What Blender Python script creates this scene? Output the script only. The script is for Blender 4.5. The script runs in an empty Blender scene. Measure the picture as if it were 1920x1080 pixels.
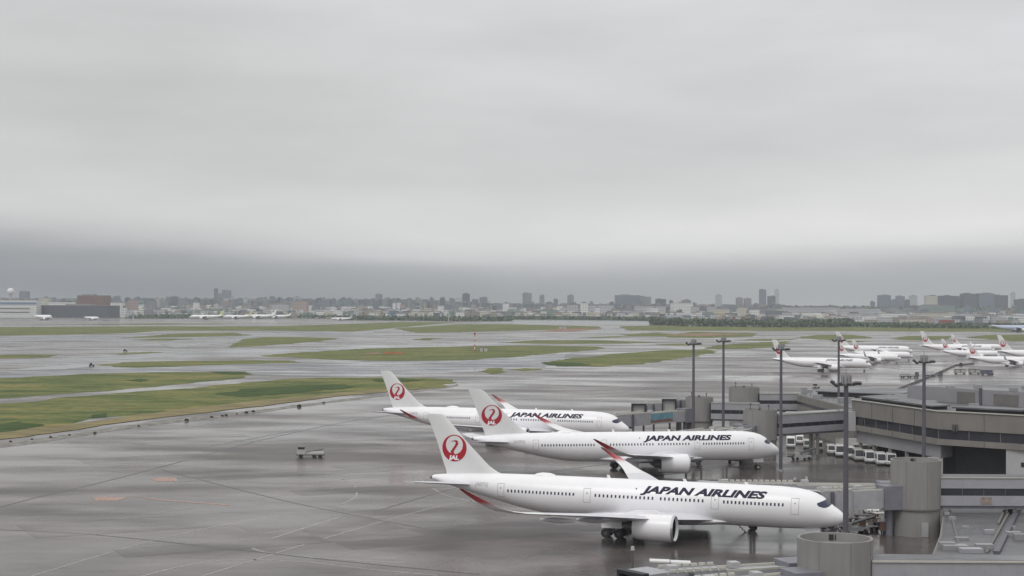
import bpy, bmesh, math, random
from math import sin, cos, pi, sqrt, radians, atan2
from mathutils import Vector, Matrix, noise as mnoise
random.seed(7)
S = bpy.context.scene
C = S.collection

# ------------------------------------------------------------------ camera
F, PITCH, ROLL, H = 2902.0, radians(0.506), radians(0.278), 34.93
cam_d = bpy.data.cameras.new('camera'); cam = bpy.data.objects.new('camera', cam_d); C.objects.link(cam)
cam_d.sensor_width = 36.0; cam_d.lens = 36.0 * F / 1920.0
cam_d.clip_start = 1.0; cam_d.clip_end = 30000.0
fw = Vector((0, cos(PITCH), sin(PITCH))); up = Vector((0, -sin(PITCH), cos(PITCH))); rt = Vector((1, 0, 0))
r2 = rt * cos(ROLL) + up * sin(ROLL); u2 = up * cos(ROLL) - rt * sin(ROLL)
m = Matrix((r2, u2, -fw)).transposed().to_4x4(); m.translation = (0, 0, H)
cam.matrix_world = m
S.camera = cam

def G(px, py, z=0.0):
    """pixel of the 1920x1080 photo -> point of the level plane z"""
    d = fw + r2 * ((px - 960) / F) - u2 * ((py - 540) / F)
    t = (z - H) / d.z
    return Vector((d.x * t, d.y * t, z))
def AT(px, D, z=0.0):
    """point at depth D seen in column px (column taken at the horizon)"""
    return Vector(((px - 960) / F * D, D, z))

# ------------------------------------------------------------------ view, world, sun
S.view_settings.view_transform = 'Standard'; S.view_settings.look = 'None'
S.view_settings.exposure = 0.0; S.view_settings.gamma = 1.0
W = bpy.data.worlds.new('World'); S.world = W; W.use_nodes = True
def lin(s):
    s /= 255.0
    return ((s + .055) / 1.055) ** 2.4 if s > .04045 else s / 12.92
SUN_EL, SUN_AZ = radians(52), radians(215)      # azimuth clockwise from +Y
def build_world():
    nt = W.node_tree; N = nt.nodes; L = nt.links; N.clear()
    out = N.new('ShaderNodeOutputWorld')
    bg = N.new('ShaderNodeBackground'); bgs = N.new('ShaderNodeBackground'); add = N.new('ShaderNodeAddShader')
    sky = N.new('ShaderNodeTexSky'); sky.sky_type = 'NISHITA'; sky.sun_disc = False
    sky.sun_elevation = SUN_EL; sky.sun_rotation = SUN_AZ; sky.dust_density = 4; sky.air_density = 2
    hs = N.new('ShaderNodeHueSaturation'); hs.inputs['Saturation'].default_value = .35
    L.new(sky.outputs[0], hs.inputs['Color']); L.new(hs.outputs[0], bgs.inputs['Color']); bgs.inputs['Strength'].default_value = 0.004
    tc = N.new('ShaderNodeTexCoord'); sp = N.new('ShaderNodeSeparateXYZ'); L.new(tc.outputs['Generated'], sp.inputs[0])
    mp = N.new('ShaderNodeMapping'); mp.inputs['Scale'].default_value = (1.6, 1.6, 14); L.new(tc.outputs['Generated'], mp.inputs[0])
    n1 = N.new('ShaderNodeTexNoise'); n1.inputs['Scale'].default_value = 2.2; n1.inputs['Detail'].default_value = 4; n1.inputs['Roughness'].default_value = .45
    L.new(mp.outputs[0], n1.inputs['Vector'])
    mp2 = N.new('ShaderNodeMapping'); mp2.inputs['Scale'].default_value = (3.5, 3.5, 17); mp2.inputs['Location'].default_value = (3, 1, 5); L.new(tc.outputs['Generated'], mp2.inputs[0])
    n2 = N.new('ShaderNodeTexNoise'); n2.inputs['Scale'].default_value = 1.6; n2.inputs['Detail'].default_value = 5; n2.inputs['Roughness'].default_value = .5
    L.new(mp2.outputs[0], n2.inputs['Vector'])
    def math_(op, a, b=None, c=None):
        nd = N.new('ShaderNodeMath'); nd.operation = op
        for i, v in enumerate((a, b, c)):
            if v is None: continue
            if isinstance(v, (int, float)): nd.inputs[i].default_value = v
            else: L.new(v, nd.inputs[i])
        return nd.outputs[0]
    # elevation warped by cloud noise
    w = math_('MULTIPLY', math_('SUBTRACT', n1.outputs[0], .5), .026)
    # the edge of the dark bank dips in the middle of the view
    bx = math_('MULTIPLY', math_('ABSOLUTE', math_('ADD', sp.outputs['X'], .0)), -.05)
    e = math_('ADD', math_('ADD', sp.outputs['Z'], w), math_('ADD', bx, .0205))
    e5 = math_('MULTIPLY', e, 4.0)      # ramp covers 0 .. 0.25
    def ramp(pts):
        r = N.new('ShaderNodeValToRGB'); r.color_ramp.interpolation = 'B_SPLINE'
        el = r.color_ramp.elements
        while len(el) > 1: el.remove(el[0])
        first = True
        for p, s in pts:
            x = el[0] if first else el.new(p)
            x.position = p; first = False
            if isinstance(s, tuple): x.color = (lin(s[0]), lin(s[1]), lin(s[2]), 1)
            else: x.color = (lin(s), lin(s), lin(s), 1)
        L.new(e5, r.inputs[0]); return r.outputs[0]
    rl = ramp([(0, (146, 151, 155)), (.055, (124, 129, 134)), (.10, (130, 134, 138)), (.145, (152, 155, 157)), (.19, (202, 203, 203)), (.27, (219, 219, 218)), (.45, (194, 195, 195)), (.62, (206, 207, 207)), (.80, (205, 208, 208)), (1, 214)])
    rr = ramp([(0, (168, 172, 175)), (.06, (166, 169, 171)), (.11, (172, 174, 175)), (.155, (204, 205, 205)), (.20, (240, 240, 238)), (.29, (228, 228, 227)), (.42, (203, 205, 206)), (.62, (212, 214, 215)), (.80, (210, 213, 214)), (1, 218)])
    mr = N.new('ShaderNodeMapRange'); mr.inputs['From Min'].default_value = -.26; mr.inputs['From Max'].default_value = .24; mr.interpolation_type = 'SMOOTHSTEP'
    L.new(sp.outputs['X'], mr.inputs['Value'])
    mix = N.new('ShaderNodeMix'); mix.data_type = 'RGBA'; L.new(mr.outputs[0], mix.inputs['Factor']); L.new(rl, mix.inputs['A']); L.new(rr, mix.inputs['B'])
    # streaky mottling
    k = math_('ADD', math_('MULTIPLY', math_('SUBTRACT', n2.outputs[0], .5), .34), 1.0)
    # overcast: brighter toward the zenith
    zz = N.new('ShaderNodeMapRange'); zz.inputs['From Min'].default_value = .22; zz.inputs['From Max'].default_value = .9; zz.inputs['To Min'].default_value = 1; zz.inputs['To Max'].default_value = 1.35
    L.new(sp.outputs['Z'], zz.inputs['Value'])
    st = math_('MULTIPLY', k, zz.outputs[0])
    L.new(mix.outputs['Result'], bg.inputs['Color']); L.new(st, bg.inputs['Strength'])
    L.new(bg.outputs[0], add.inputs[0]); L.new(bgs.outputs[0], add.inputs[1]); L.new(add.outputs[0], out.inputs['Surface'])
build_world()
sd = bpy.data.lights.new('sun', 'SUN'); sd.energy = 1.0; sd.angle = radians(25); sd.color = (1, .98, .95)
sun = bpy.data.objects.new('sun', sd); C.objects.link(sun)
sdir = Vector((sin(SUN_AZ) * cos(SUN_EL), cos(SUN_AZ) * cos(SUN_EL), sin(SUN_EL)))
sun.rotation_euler = sdir.to_track_quat('Z', 'Y').to_euler()

# ------------------------------------------------------------------ materials
def new_mat(name):
    mt = bpy.data.materials.new(name); mt.use_nodes = True
    return mt, mt.node_tree.nodes, mt.node_tree.links, mt.node_tree.nodes['Principled BSDF']
MATS = {}
def mat(name, col, rough=.5, metal=0.0, var=.12, scale=.6, bump=0.0, stretch=(1, 1, 1), spec=.5, coords='Object'):
    if name in MATS: return MATS[name]
    mt, N, L, P = new_mat(name)
    P.inputs['Roughness'].default_value = rough; P.inputs['Metallic'].default_value = metal
    P.inputs['Specular IOR Level'].default_value = spec
    tc = N.new('ShaderNodeTexCoord'); mp = N.new('ShaderNodeMapping'); mp.inputs['Scale'].default_value = stretch
    L.new(tc.outputs[coords], mp.inputs[0])
    n = N.new('ShaderNodeTexNoise'); n.inputs['Scale'].default_value = scale; n.inputs['Detail'].default_value = 5; n.inputs['Roughness'].default_value = .6
    L.new(mp.outputs[0], n.inputs['Vector'])
    r = N.new('ShaderNodeValToRGB'); L.new(n.outputs[0], r.inputs[0])
    r.color_ramp.elements[0].position = .3; r.color_ramp.elements[1].position = .7
    r.color_ramp.elements[0].color = tuple(c * (1 - var) for c in col) + (1,)
    r.color_ramp.elements[1].color = tuple(min(1, c * (1 + var)) for c in col) + (1,)
    L.new(r.outputs[0], P.inputs['Base Color'])
    if bump:
        b = N.new('ShaderNodeBump'); b.inputs['Strength'].default_value = bump; b.inputs['Distance'].default_value = .05
        L.new(n.outputs[0], b.inputs['Height']); L.new(b.outputs[0], P.inputs['Normal'])
    MATS[name] = mt
    return mt

def wet_mat(name, dry, wet, coarse, joints=True, puddle=(.44, .56), tint=None, rlo=.07, rhi=.42):
    """wet paving: dark wet concrete, pale damp patches, mirror puddles, slab joints"""
    mt, N, L, P = new_mat(name)
    geo = N.new('ShaderNodeNewGeometry')
    def noise(sc, rot, loc, s, det=6, ro=.6):
        mp = N.new('ShaderNodeMapping'); mp.inputs['Scale'].default_value = sc; mp.inputs['Rotation'].default_value = (0, 0, rot); mp.inputs['Location'].default_value = loc
        L.new(geo.outputs['Position'], mp.inputs[0])
        n = N.new('ShaderNodeTexNoise'); n.inputs['Scale'].default_value = s; n.inputs['Detail'].default_value = det; n.inputs['Roughness'].default_value = ro
        L.new(mp.outputs[0], n.inputs['Vector']); return n.outputs[0]
    def ramp(src, a, b, ca=(0, 0, 0, 1), cb=(1, 1, 1, 1)):
        r = N.new('ShaderNodeValToRGB'); L.new(src, r.inputs[0]); r.color_ramp.elements[0].position = a; r.color_ramp.elements[1].position = b
        r.color_ramp.elements[0].color = ca; r.color_ramp.elements[1].color = cb; return r.outputs[0]
    def math_(op, a, b, clamp=False):
        nd = N.new('ShaderNodeMath'); nd.operation = op; nd.use_clamp = clamp
        for i, v in enumerate((a, b)):
            if isinstance(v, (int, float)): nd.inputs[i].default_value = v
            else: L.new(v, nd.inputs[i])
        return nd.outputs[0]
    big = noise((.5, 1, 1), radians(38), (0, 0, 0), coarse * 1.3, 5, .6)
    streak = noise((.45, 1, 1), radians(-40), (7, 3, 0), coarse * 4, 5, .58)
    fine = noise((1, 1, 1), .1, (2, 9, 0), .9, 5, .7)
    mixv = math_('ADD', math_('MULTIPLY', big, .66), math_('MULTIPLY', streak, .34))
    pud = ramp(mixv, *puddle)
    # slab joints on a rotated 7.5 m grid
    if joints:
        mp = N.new('ShaderNodeMapping'); mp.inputs['Rotation'].default_value = (0, 0, radians(28)); L.new(geo.outputs['Position'], mp.inputs[0])
        br = N.new('ShaderNodeTexBrick'); br.offset = 0; br.inputs['Scale'].default_value = 1 / 7.5
        br.inputs['Brick Width'].default_value = 1; br.inputs['Row Height'].default_value = 1; br.inputs['Mortar Size'].default_value = .012; br.inputs['Mortar Smooth'].default_value = .3
        br.inputs['Color1'].default_value = (.9, .9, .9, 1); br.inputs['Color2'].default_value = (1.06, 1.06, 1.06, 1); br.inputs['Mortar'].default_value = (.6, .6, .6, 1)
        br.inputs['Bias'].default_value = 0
        L.new(mp.outputs[0], br.inputs['Vector'])
    cmx = N.new('ShaderNodeMix'); cmx.data_type = 'RGBA'
    L.new(ramp(streak, .35, .65), cmx.inputs['Factor']); cmx.inputs['A'].default_value = wet + (1,); cmx.inputs['B'].default_value = dry + (1,)
    m2 = N.new('ShaderNodeMix'); m2.data_type = 'RGBA'; m2.blend_type = 'MULTIPLY'; m2.inputs['Factor'].default_value = 1
    L.new(cmx.outputs['Result'], m2.inputs['A'])
    L.new(ramp(fine, .25, .75, (.82, .82, .82, 1), (1.12, 1.12, 1.12, 1)), m2.inputs['B'])
    last = m2.outputs['Result']
    if joints:
        m3 = N.new('ShaderNodeMix'); m3.data_type = 'RGBA'; m3.blend_type = 'MULTIPLY'; m3.inputs['Factor'].default_value = 1
        L.new(last, m3.inputs['A']); L.new(br.outputs['Color'], m3.inputs['B']); last = m3.outputs['Result']
    L.new(last, P.inputs['Base Color'])
    rg = N.new('ShaderNodeMapRange'); L.new(pud, rg.inputs['Value']); rg.inputs['To Min'].default_value = rhi; rg.inputs['To Max'].default_value = rlo
    L.new(math_('ADD', rg.outputs[0], math_('MULTIPLY', math_('SUBTRACT', fine, .5), .10), True), P.inputs['Roughness'])
    P.inputs['IOR'].default_value = 1.33; P.inputs['Specular IOR Level'].default_value = .43
    b = N.new('ShaderNodeBump'); b.inputs['Distance'].default_value = .02
    inv = math_('SUBTRACT', 1.0, pud); L.new(math_('MULTIPLY', inv, .25), b.inputs['Strength'])
    L.new(fine, b.inputs['Height']); L.new(b.outputs[0], P.inputs['Normal'])
    MATS[name] = mt
    return mt

M_ground = wet_mat('wet_concrete', (.165, .139, .130), (.062, .052, .049), .012, puddle=(.42, .58), rlo=.09, rhi=.38)
M_asph = wet_mat('wet_asphalt', (.16, .16, .175), (.10, .10, .115), .02, joints=False, puddle=(.42, .6))
M_asph_d = wet_mat('dark_asphalt', (.09, .085, .082), (.045, .042, .041), .03, joints=False, puddle=(.40, .54), rhi=.26)
M_slab = wet_mat('relaid_slab', (.150, .130, .123), (.062, .053, .051), .012, puddle=(.45, .60), rlo=.1, rhi=.40)
M_stand_shade = wet_mat('shaded_stand_concrete', (.135, .118, .112), (.055, .048, .046), .02, puddle=(.40, .56), rlo=.08, rhi=.30)  # stand concrete; shade under the largest jet is worked into its darker tone
M_roofwet = wet_mat('wet_roof', (.16, .16, .17), (.10, .10, .108), .05, joints=False, puddle=(.5, .66), rlo=.12)
def grass_mat():
    mt, N, L, P = new_mat('wet_grass')
    geo = N.new('ShaderNodeNewGeometry')
    def noise(sc, rot, s, loc=(0, 0, 0)):
        mp = N.new('ShaderNodeMapping'); mp.inputs['Scale'].default_value = sc; mp.inputs['Rotation'].default_value = (0, 0, rot); mp.inputs['Location'].default_value = loc
        L.new(geo.outputs['Position'], mp.inputs[0])
        n = N.new('ShaderNodeTexNoise'); n.inputs['Scale'].default_value = s; n.inputs['Detail'].default_value = 7; n.inputs['Roughness'].default_value = .68
        L.new(mp.outputs[0], n.inputs['Vector']); return n.outputs[0]
    a = noise((.5, 1, 1), radians(-25), .045); b = noise((1, 1, 1), 0, .25, (5, 5, 0))
    r = N.new('ShaderNodeValToRGB'); L.new(a, r.inputs[0]); el = r.color_ramp.elements
    el[0].position = .36; el[0].color = (.058, .088, .026, 1); el[1].position = .66; el[1].color = (.24, .185, .07, 1)
    e = el.new(.46); e.color = (.105, .13, .04, 1)
    e = el.new(.56); e.color = (.165, .17, .058, 1)
    r2_ = N.new('ShaderNodeValToRGB'); L.new(b, r2_.inputs[0]); r2_.color_ramp.elements[0].position = .25; r2_.color_ramp.elements[0].color = (.5, .52, .5, 1); r2_.color_ramp.elements[1].position = .75; r2_.color_ramp.elements[1].color = (1.4, 1.38, 1.3, 1)
    mx = N.new('ShaderNodeMix'); mx.data_type = 'RGBA'; mx.blend_type = 'MULTIPLY'; mx.inputs['Factor'].default_value = 1
    L.new(r.outputs[0], mx.inputs['A']); L.new(r2_.outputs[0], mx.inputs['B']); L.new(mx.outputs['Result'], P.inputs['Base Color'])
    P.inputs['Roughness'].default_value = .85; P.inputs['Specular IOR Level'].default_value = .15
    bp = N.new('ShaderNodeBump'); bp.inputs['Strength'].default_value = .6; bp.inputs['Distance'].default_value = .3
    L.new(b, bp.inputs['Height']); L.new(bp.outputs[0], P.inputs['Normal'])
    return mt
M_grass = grass_mat()
M_white = mat('aircraft_white', (.87, .86, .88), .28, var=.025, scale=.35)
M_fin = mat('fin_grey_white', (.74, .74, .74), .3, var=.03, scale=.4)
M_wing = mat('wing_grey', (.64, .64, .68), .35, var=.06, scale=.5)
M_red = mat('logo_red', (.42, .012, .03), .35, var=.03)
M_black = mat('text_black', (.008, .006, .035), .7, var=.02)
M_wingold = mat('cabin_window', (.04, .045, .075), .15, var=.1)
M_line = mat('panel_line', (.48, .48, .5), .5, var=.05)
M_cock = mat('cockpit_glass', (.03, .035, .07), .1, var=.1)
M_tyre = mat('tyre_rubber', (.025, .025, .027), .7)
M_strut = mat('gear_metal', (.40, .41, .43), .4, var=.1)
M_fan = mat('fan_dark', (.05, .05, .06), .4, metal=.5)
M_lip = mat('inlet_lip_metal', (.62, .63, .66), .25, metal=.8, var=.04)
M_exh = mat('exhaust_metal', (.16, .15, .15), .45, metal=.6)
M_conc = mat('tower_concrete', (.255, .25, .243), .7, var=.10, scale=.9, stretch=(1, 1, .18))
M_conc_d = mat('band_concrete', (.165, .155, .15), .7, var=.1)
M_beige = mat('terminal_beige', (.205, .193, .178), .75, var=.12, scale=.25, stretch=(1, 1, .5))
M_panel = mat('terminal_panel', (.27, .265, .28), .55, var=.07, scale=.4)
M_lpanel = mat('light_panel', (.42, .42, .43), .5, var=.06, scale=.4)
M_cream = mat('cream_edge', (.5, .49, .44), .6, var=.08)
M_glass = mat('dark_window_band', (.035, .036, .045), .12, var=.35, scale=.12)
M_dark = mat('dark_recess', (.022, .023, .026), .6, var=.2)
M_steel = mat('mast_steel', (.13, .125, .148), .45, metal=.3, var=.1)
M_lamp = mat('flood_lamp', (.10, .10, .105), .4, var=.2)
M_cage = mat('lamp_cage', (.30, .30, .31), .5, var=.1)
M_bridge = mat('bridge_panel', (.36, .36, .38), .5, var=.1, scale=.8)
M_bridge_d = mat('bridge_dark_panel', (.19, .19, .22), .5, var=.12, scale=.8)  # darker panel for joint boxes, floor beams and support columns
M_corr = mat('corridor_panel', (.35, .35, .375), .5, var=.08, scale=.5)
M_gear = mat('main_gear_dark', (.09, .09, .10), .5, var=.2)
M_brick = mat('rust_brown', (.20, .11, .085), .7, var=.15)
M_vanw = mat('van_white', (.72, .72, .71), .3, var=.04)
M_vang = mat('van_grey', (.45, .45, .43), .4, var=.08)
M_orange = mat('orange_paint', (.50, .16, .07), .6, var=.2)
M_fadeor = mat('faded_orange_marking', (.33, .20, .155), .45, var=.35, scale=1.6)
M_yel = mat('yellow_paint', (.62, .52, .18), .5, var=.1)
M_linep = mat('worn_line_paint', (.27, .255, .235), .4, var=.35, scale=1.2)
M_seam = mat('joint_sealant', (.055, .055, .055), .45, var=.2)
M_tree = mat('far_foliage', (.085, .12, .08), .9, var=.4, scale=.12)
M_trunk = mat('far_bark', (.08, .065, .05), .9)
M_teal = mat('teal_paint', (.10, .40, .36), .4)
M_blue = mat('blue_paint', (.05, .12, .35), .4)
M_adblue = mat('advert_blue', (.15, .29, .36), .35, var=.3, scale=.9)

def tip_mat():
    mt, N, L, P = new_mat('winglet_paint')
    P.inputs['Roughness'].default_value = .3
    at = N.new('ShaderNodeAttribute'); at.attribute_name = 'paint'
    r = N.new('ShaderNodeValToRGB'); L.new(at.outputs['Fac'], r.inputs[0])
    el = r.color_ramp.elements; el[0].position = .18; el[0].color = (.78, .78, .79, 1); el[1].position = 1; el[1].color = (.12, .008, .015, 1)
    e = el.new(.48); e.color = (.42, .06, .07, 1)
    L.new(r.outputs[0], P.inputs['Base Color'])
    return mt
M_tip = tip_mat()

# ------------------------------------------------------------------ object helpers
def link(name, bm, material, parent=None, smooth=False, **kw):
    me = bpy.data.meshes.new(name)
    bmesh.ops.recalc_face_normals(bm, faces=bm.faces)
    if smooth:
        for f in bm.faces: f.smooth = True
    bm.to_mesh(me); bm.free()
    for mm in (material if isinstance(material, (list, tuple)) else [material]): me.materials.append(mm)
    if smooth: me.set_sharp_from_angle(angle=radians(smooth if smooth is not True else 40))
    o = bpy.data.objects.new(name, me); C.objects.link(o)
    if parent: o.parent = parent
    for k, v in kw.items(): o[k] = v
    return o
def paint(bm, n0, k):
    bm.faces.ensure_lookup_table()
    for f in bm.faces[n0:]: f.material_index = k
def thing(name, label, cat, loc=(0, 0, 0), rz=0.0, group=None):
    o = bpy.data.objects.new(name, None); C.objects.link(o)
    o.location = loc; o.rotation_euler = (0, 0, rz); o['label'] = label; o['category'] = cat
    o.empty_display_size = .5
    if group: o['group'] = group
    return o
def dup(o, parent=None, label=None, loc=None, rz=None, group=None):
    c = o.copy(); C.objects.link(c)
    if parent: c.parent = parent
    for ch in list(o.children): dup(ch, c)
    if label: c['label'] = label
    if group: c['group'] = group
    if loc is not None: c.location = loc
    if rz is not None: c.rotation_euler = (0, 0, rz)
    return c
def box(bm, x0, x1, y0, y1, z0, z1, M=None):
    vs = [bm.verts.new((x, y, z)) for x in (x0, x1) for y in (y0, y1) for z in (z0, z1)]
    for f in ((0, 1, 3, 2), (4, 6, 7, 5), (0, 4, 5, 1), (2, 3, 7, 6), (0, 2, 6, 4), (1, 5, 7, 3)): bm.faces.new([vs[i] for i in f])
    if M is not None:
        for v in vs: v.co = M @ v.co
    return vs
def seg(bm, p0, p1, w, z0, z1, z0b=None, z1b=None):
    """box running from p0 to p1 (plan), width w, heights at both ends"""
    p0 = Vector(p0[:2]); p1 = Vector(p1[:2]); d = (p1 - p0).normalized(); n = Vector((-d.y, d.x)) * w / 2
    z0b = z0 if z0b is None else z0b; z1b = z1 if z1b is None else z1b
    a = [bm.verts.new((q.x, q.y, z)) for q, z in ((p0 + n, z0), (p0 - n, z0), (p0 - n, z1), (p0 + n, z1))]
    b = [bm.verts.new((q.x, q.y, z)) for q, z in ((p1 + n, z0b), (p1 - n, z0b), (p1 - n, z1b), (p1 + n, z1b))]
    bm.faces.new(a); bm.faces.new(b[::-1])
    for i in range(4): j = (i + 1) % 4; bm.faces.new((a[i], b[i], b[j], a[j]))
def tube(bm, p0, p1, r0, r1=None, n=10, cap=True):
    p0, p1 = Vector(p0), Vector(p1); r1 = r0 if r1 is None else r1
    d = (p1 - p0).normalized(); a = d.orthogonal().normalized(); b = d.cross(a)
    A = [bm.verts.new(p0 + (a * cos(2 * pi * i / n) + b * sin(2 * pi * i / n)) * r0) for i in range(n)]
    B = [bm.verts.new(p1 + (a * cos(2 * pi * i / n) + b * sin(2 * pi * i / n)) * r1) for i in range(n)]
    for i in range(n): j = (i + 1) % n; bm.faces.new((A[i], A[j], B[j], B[i]))
    if cap: bm.faces.new(A[::-1]); bm.faces.new(B)
def prism(bm, poly, z0, z1):
    A = [bm.verts.new((p[0], p[1], z0)) for p in poly]; B = [bm.verts.new((p[0], p[1], z1)) for p in poly]
    n = len(poly)
    for i in range(n): j = (i + 1) % n; bm.faces.new((A[i], A[j], B[j], B[i]))
    bm.faces.new(A[::-1]); bm.faces.new(B)
def inset(poly, d):
    n = len(poly); out = []
    area = sum(poly[i][0] * poly[(i + 1) % n][1] - poly[(i + 1) % n][0] * poly[i][1] for i in range(n))
    sg = 1 if area > 0 else -1
    for i in range(n):
        p = Vector(poly[i][:2]); a = (p - Vector(poly[i - 1][:2])).normalized(); b = (Vector(poly[(i + 1) % n][:2]) - p).normalized()
        na = Vector((-a.y, a.x)) * sg; nb = Vector((-b.y, b.x)) * sg
        k = (na + nb); k = k / max(.25, (1 + na.dot(nb)))
        out.append((p.x + k.x * d, p.y + k.y * d))
    return out
def rings(bm, rs, close=True, caps=True):
    """loft a list of equal-length vertex rings (lists of co)"""
    R = [[bm.verts.new(c) for c in r] for r in rs]
    n = len(R[0])
    for a, b in zip(R, R[1:]):
        for i in range(n if close else n - 1):
            j = (i + 1) % n; bm.faces.new((a[i], a[j], b[j], b[i]))
    if caps: bm.faces.new(R[0][::-1]); bm.faces.new(R[-1])
    return R
def text_mesh(s, size, shear=0.0, bold=0.0, sx=1.0, align='LEFT'):
    cu = bpy.data.curves.new('t', 'FONT'); cu.body = s; cu.size = size; cu.shear = shear; cu.offset = bold; cu.align_x = align; cu.resolution_u = 3
    to = bpy.data.objects.new('t', cu); C.objects.link(to)
    bpy.context.view_layer.update()
    me = bpy.data.meshes.new_from_object(to.evaluated_get(bpy.context.evaluated_depsgraph_get()))
    bpy.data.objects.remove(to); bpy.data.curves.remove(cu)
    bm = bmesh.new(); bm.from_mesh(me); bpy.data.meshes.remove(me)
    for v in bm.verts: v.co.x *= sx
    return bm
def sheet_px(name, pts, z, material, jitter=0.0, step=12.0, **kw):
    """flat area given by its outline on the ground"""
    w = [G(*p) for p in pts]
    out = []
    n = len(w)
    for i in range(n):
        a, b = w[i], w[(i + 1) % n]; Ln = (b - a).length; k = max(1, min(220, int(Ln / step)))
        nr = Vector((-(b - a).y, (b - a).x, 0)).normalized()
        for j in range(k):
            p = a.lerp(b, j / k)
            if jitter: p = p + nr * jitter * (mnoise.noise(p * .05) * 1.6 + mnoise.noise(p * .3) * .8)
            out.append((p.x, p.y, z))
    bm = bmesh.new(); bm.faces.new([bm.verts.new(p) for p in out])
    bmesh.ops.triangulate(bm, faces=bm.faces[:])
    for f in bm.faces:
        if f.normal.z < 0: f.normal_flip()
    me = bpy.data.meshes.new(name); bm.to_mesh(me); bm.free(); me.materials.append(material)
    o = bpy.data.objects.new(name, me); C.objects.link(o)
    for k_, v in kw.items(): o[k_] = v
    return o
def smoothpts(pts, n=6):
    out = []
    for i in range(len(pts) - 1):
        p0 = Vector(pts[max(0, i - 1)]); p1 = Vector(pts[i]); p2 = Vector(pts[i + 1]); p3 = Vector(pts[min(len(pts) - 1, i + 2)])
        for j in range(n):
            t = j / n
            out.append(.5 * ((2 * p1) + (p2 - p0) * t + (2 * p0 - 5 * p1 + 4 * p2 - p3) * t * t + (3 * p1 - p0 - 3 * p2 + p3) * t ** 3))
    out.append(Vector(pts[-1])); return out
def stripe(bm, pts, w, z):
    pts = [Vector(p[:2]) for p in pts]; L_ = []; R_ = []
    for i, p in enumerate(pts):
        d = (pts[min(i + 1, len(pts) - 1)] - pts[max(i - 1, 0)]).normalized(); n = Vector((-d.y, d.x)) * w / 2
        L_.append(bm.verts.new((p.x + n.x, p.y + n.y, z))); R_.append(bm.verts.new((p.x - n.x, p.y - n.y, z)))
    for i in range(len(pts) - 1): bm.faces.new((R_[i], R_[i + 1], L_[i + 1], L_[i]))
def line_px(name, pts, w, material, z=.012, n=6, **kw):
    bm = bmesh.new(); stripe(bm, smoothpts([G(*p)[:2] for p in pts], n), w, z)
    return link(name, bm, material, kind='structure', **kw)

# ------------------------------------------------------------------ ground
def big_ground():
    bm = bmesh.new()
    R = 16000
    bm.faces.new([bm.verts.new(p) for p in ((-R, -300, 0), (R, -300, 0), (R, R, 0), (-R, R, 0))])
    return link('ground', bm, M_ground, kind='structure')
big_ground()
Z1, Z2, Z3 = .004, .008, .012
# asphalt taxiways and runways as one sheet each
TW = [
 [(0, 752), (0, 700), (160, 690), (420, 682), (640, 678), (960, 668), (1080, 655), (1020, 690), (700, 706), (480, 702), (330, 712), (180, 728)],
 [(0, 682), (0, 676), (130, 670), (300, 662), (480, 655), (700, 649), (960, 640), (960, 645), (700, 656), (470, 664), (250, 676), (100, 681)],
 [(0, 640), (0, 632), (260, 627), (560, 622), (700, 620), (700, 626), (520, 632), (250, 638)],
]
for i, p in enumerate(TW):
    sheet_px('taxiway', p, .012 + .006 * i, M_asph if i != 1 else M_asph_d, jitter=.5, kind='structure')
# dark tyre-worn streaks of older asphalt
for i, p in enumerate([
 [(15, 652), (60, 649), (200, 646), (270, 646), (150, 650), (60, 655)],
 [(0, 640), (90, 634), (170, 635), (60, 640)],
 [(300, 646), (330, 643), (400, 640), (480, 632), (420, 644), (330, 652)],
 [(780, 645), (900, 641), (1060, 634), (1200, 631), (1060, 636), (900, 644)], [(870, 692), (900, 689), (1000, 690), (1040, 694), (960, 695)], [(1040, 620), (1200, 617), (1290, 619), (1180, 621)], [(1520, 668), (1700, 690), (1800, 700), (1700, 694), (1560, 676)],
]):
    sheet_px('old_asphalt_patch', p, .032 + .003 * i, M_asph_d, jitter=.8, kind='structure')
sheet_px('shaded_stand_pavement', [(1140, 1110), (1120, 1030), (1180, 960), (1160, 900), (1360, 878), (1450, 815), (1700, 830), (1780, 900), (1800, 1110)], Z1 + .004, M_stand_shade, jitter=1.5, kind='structure')

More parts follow.
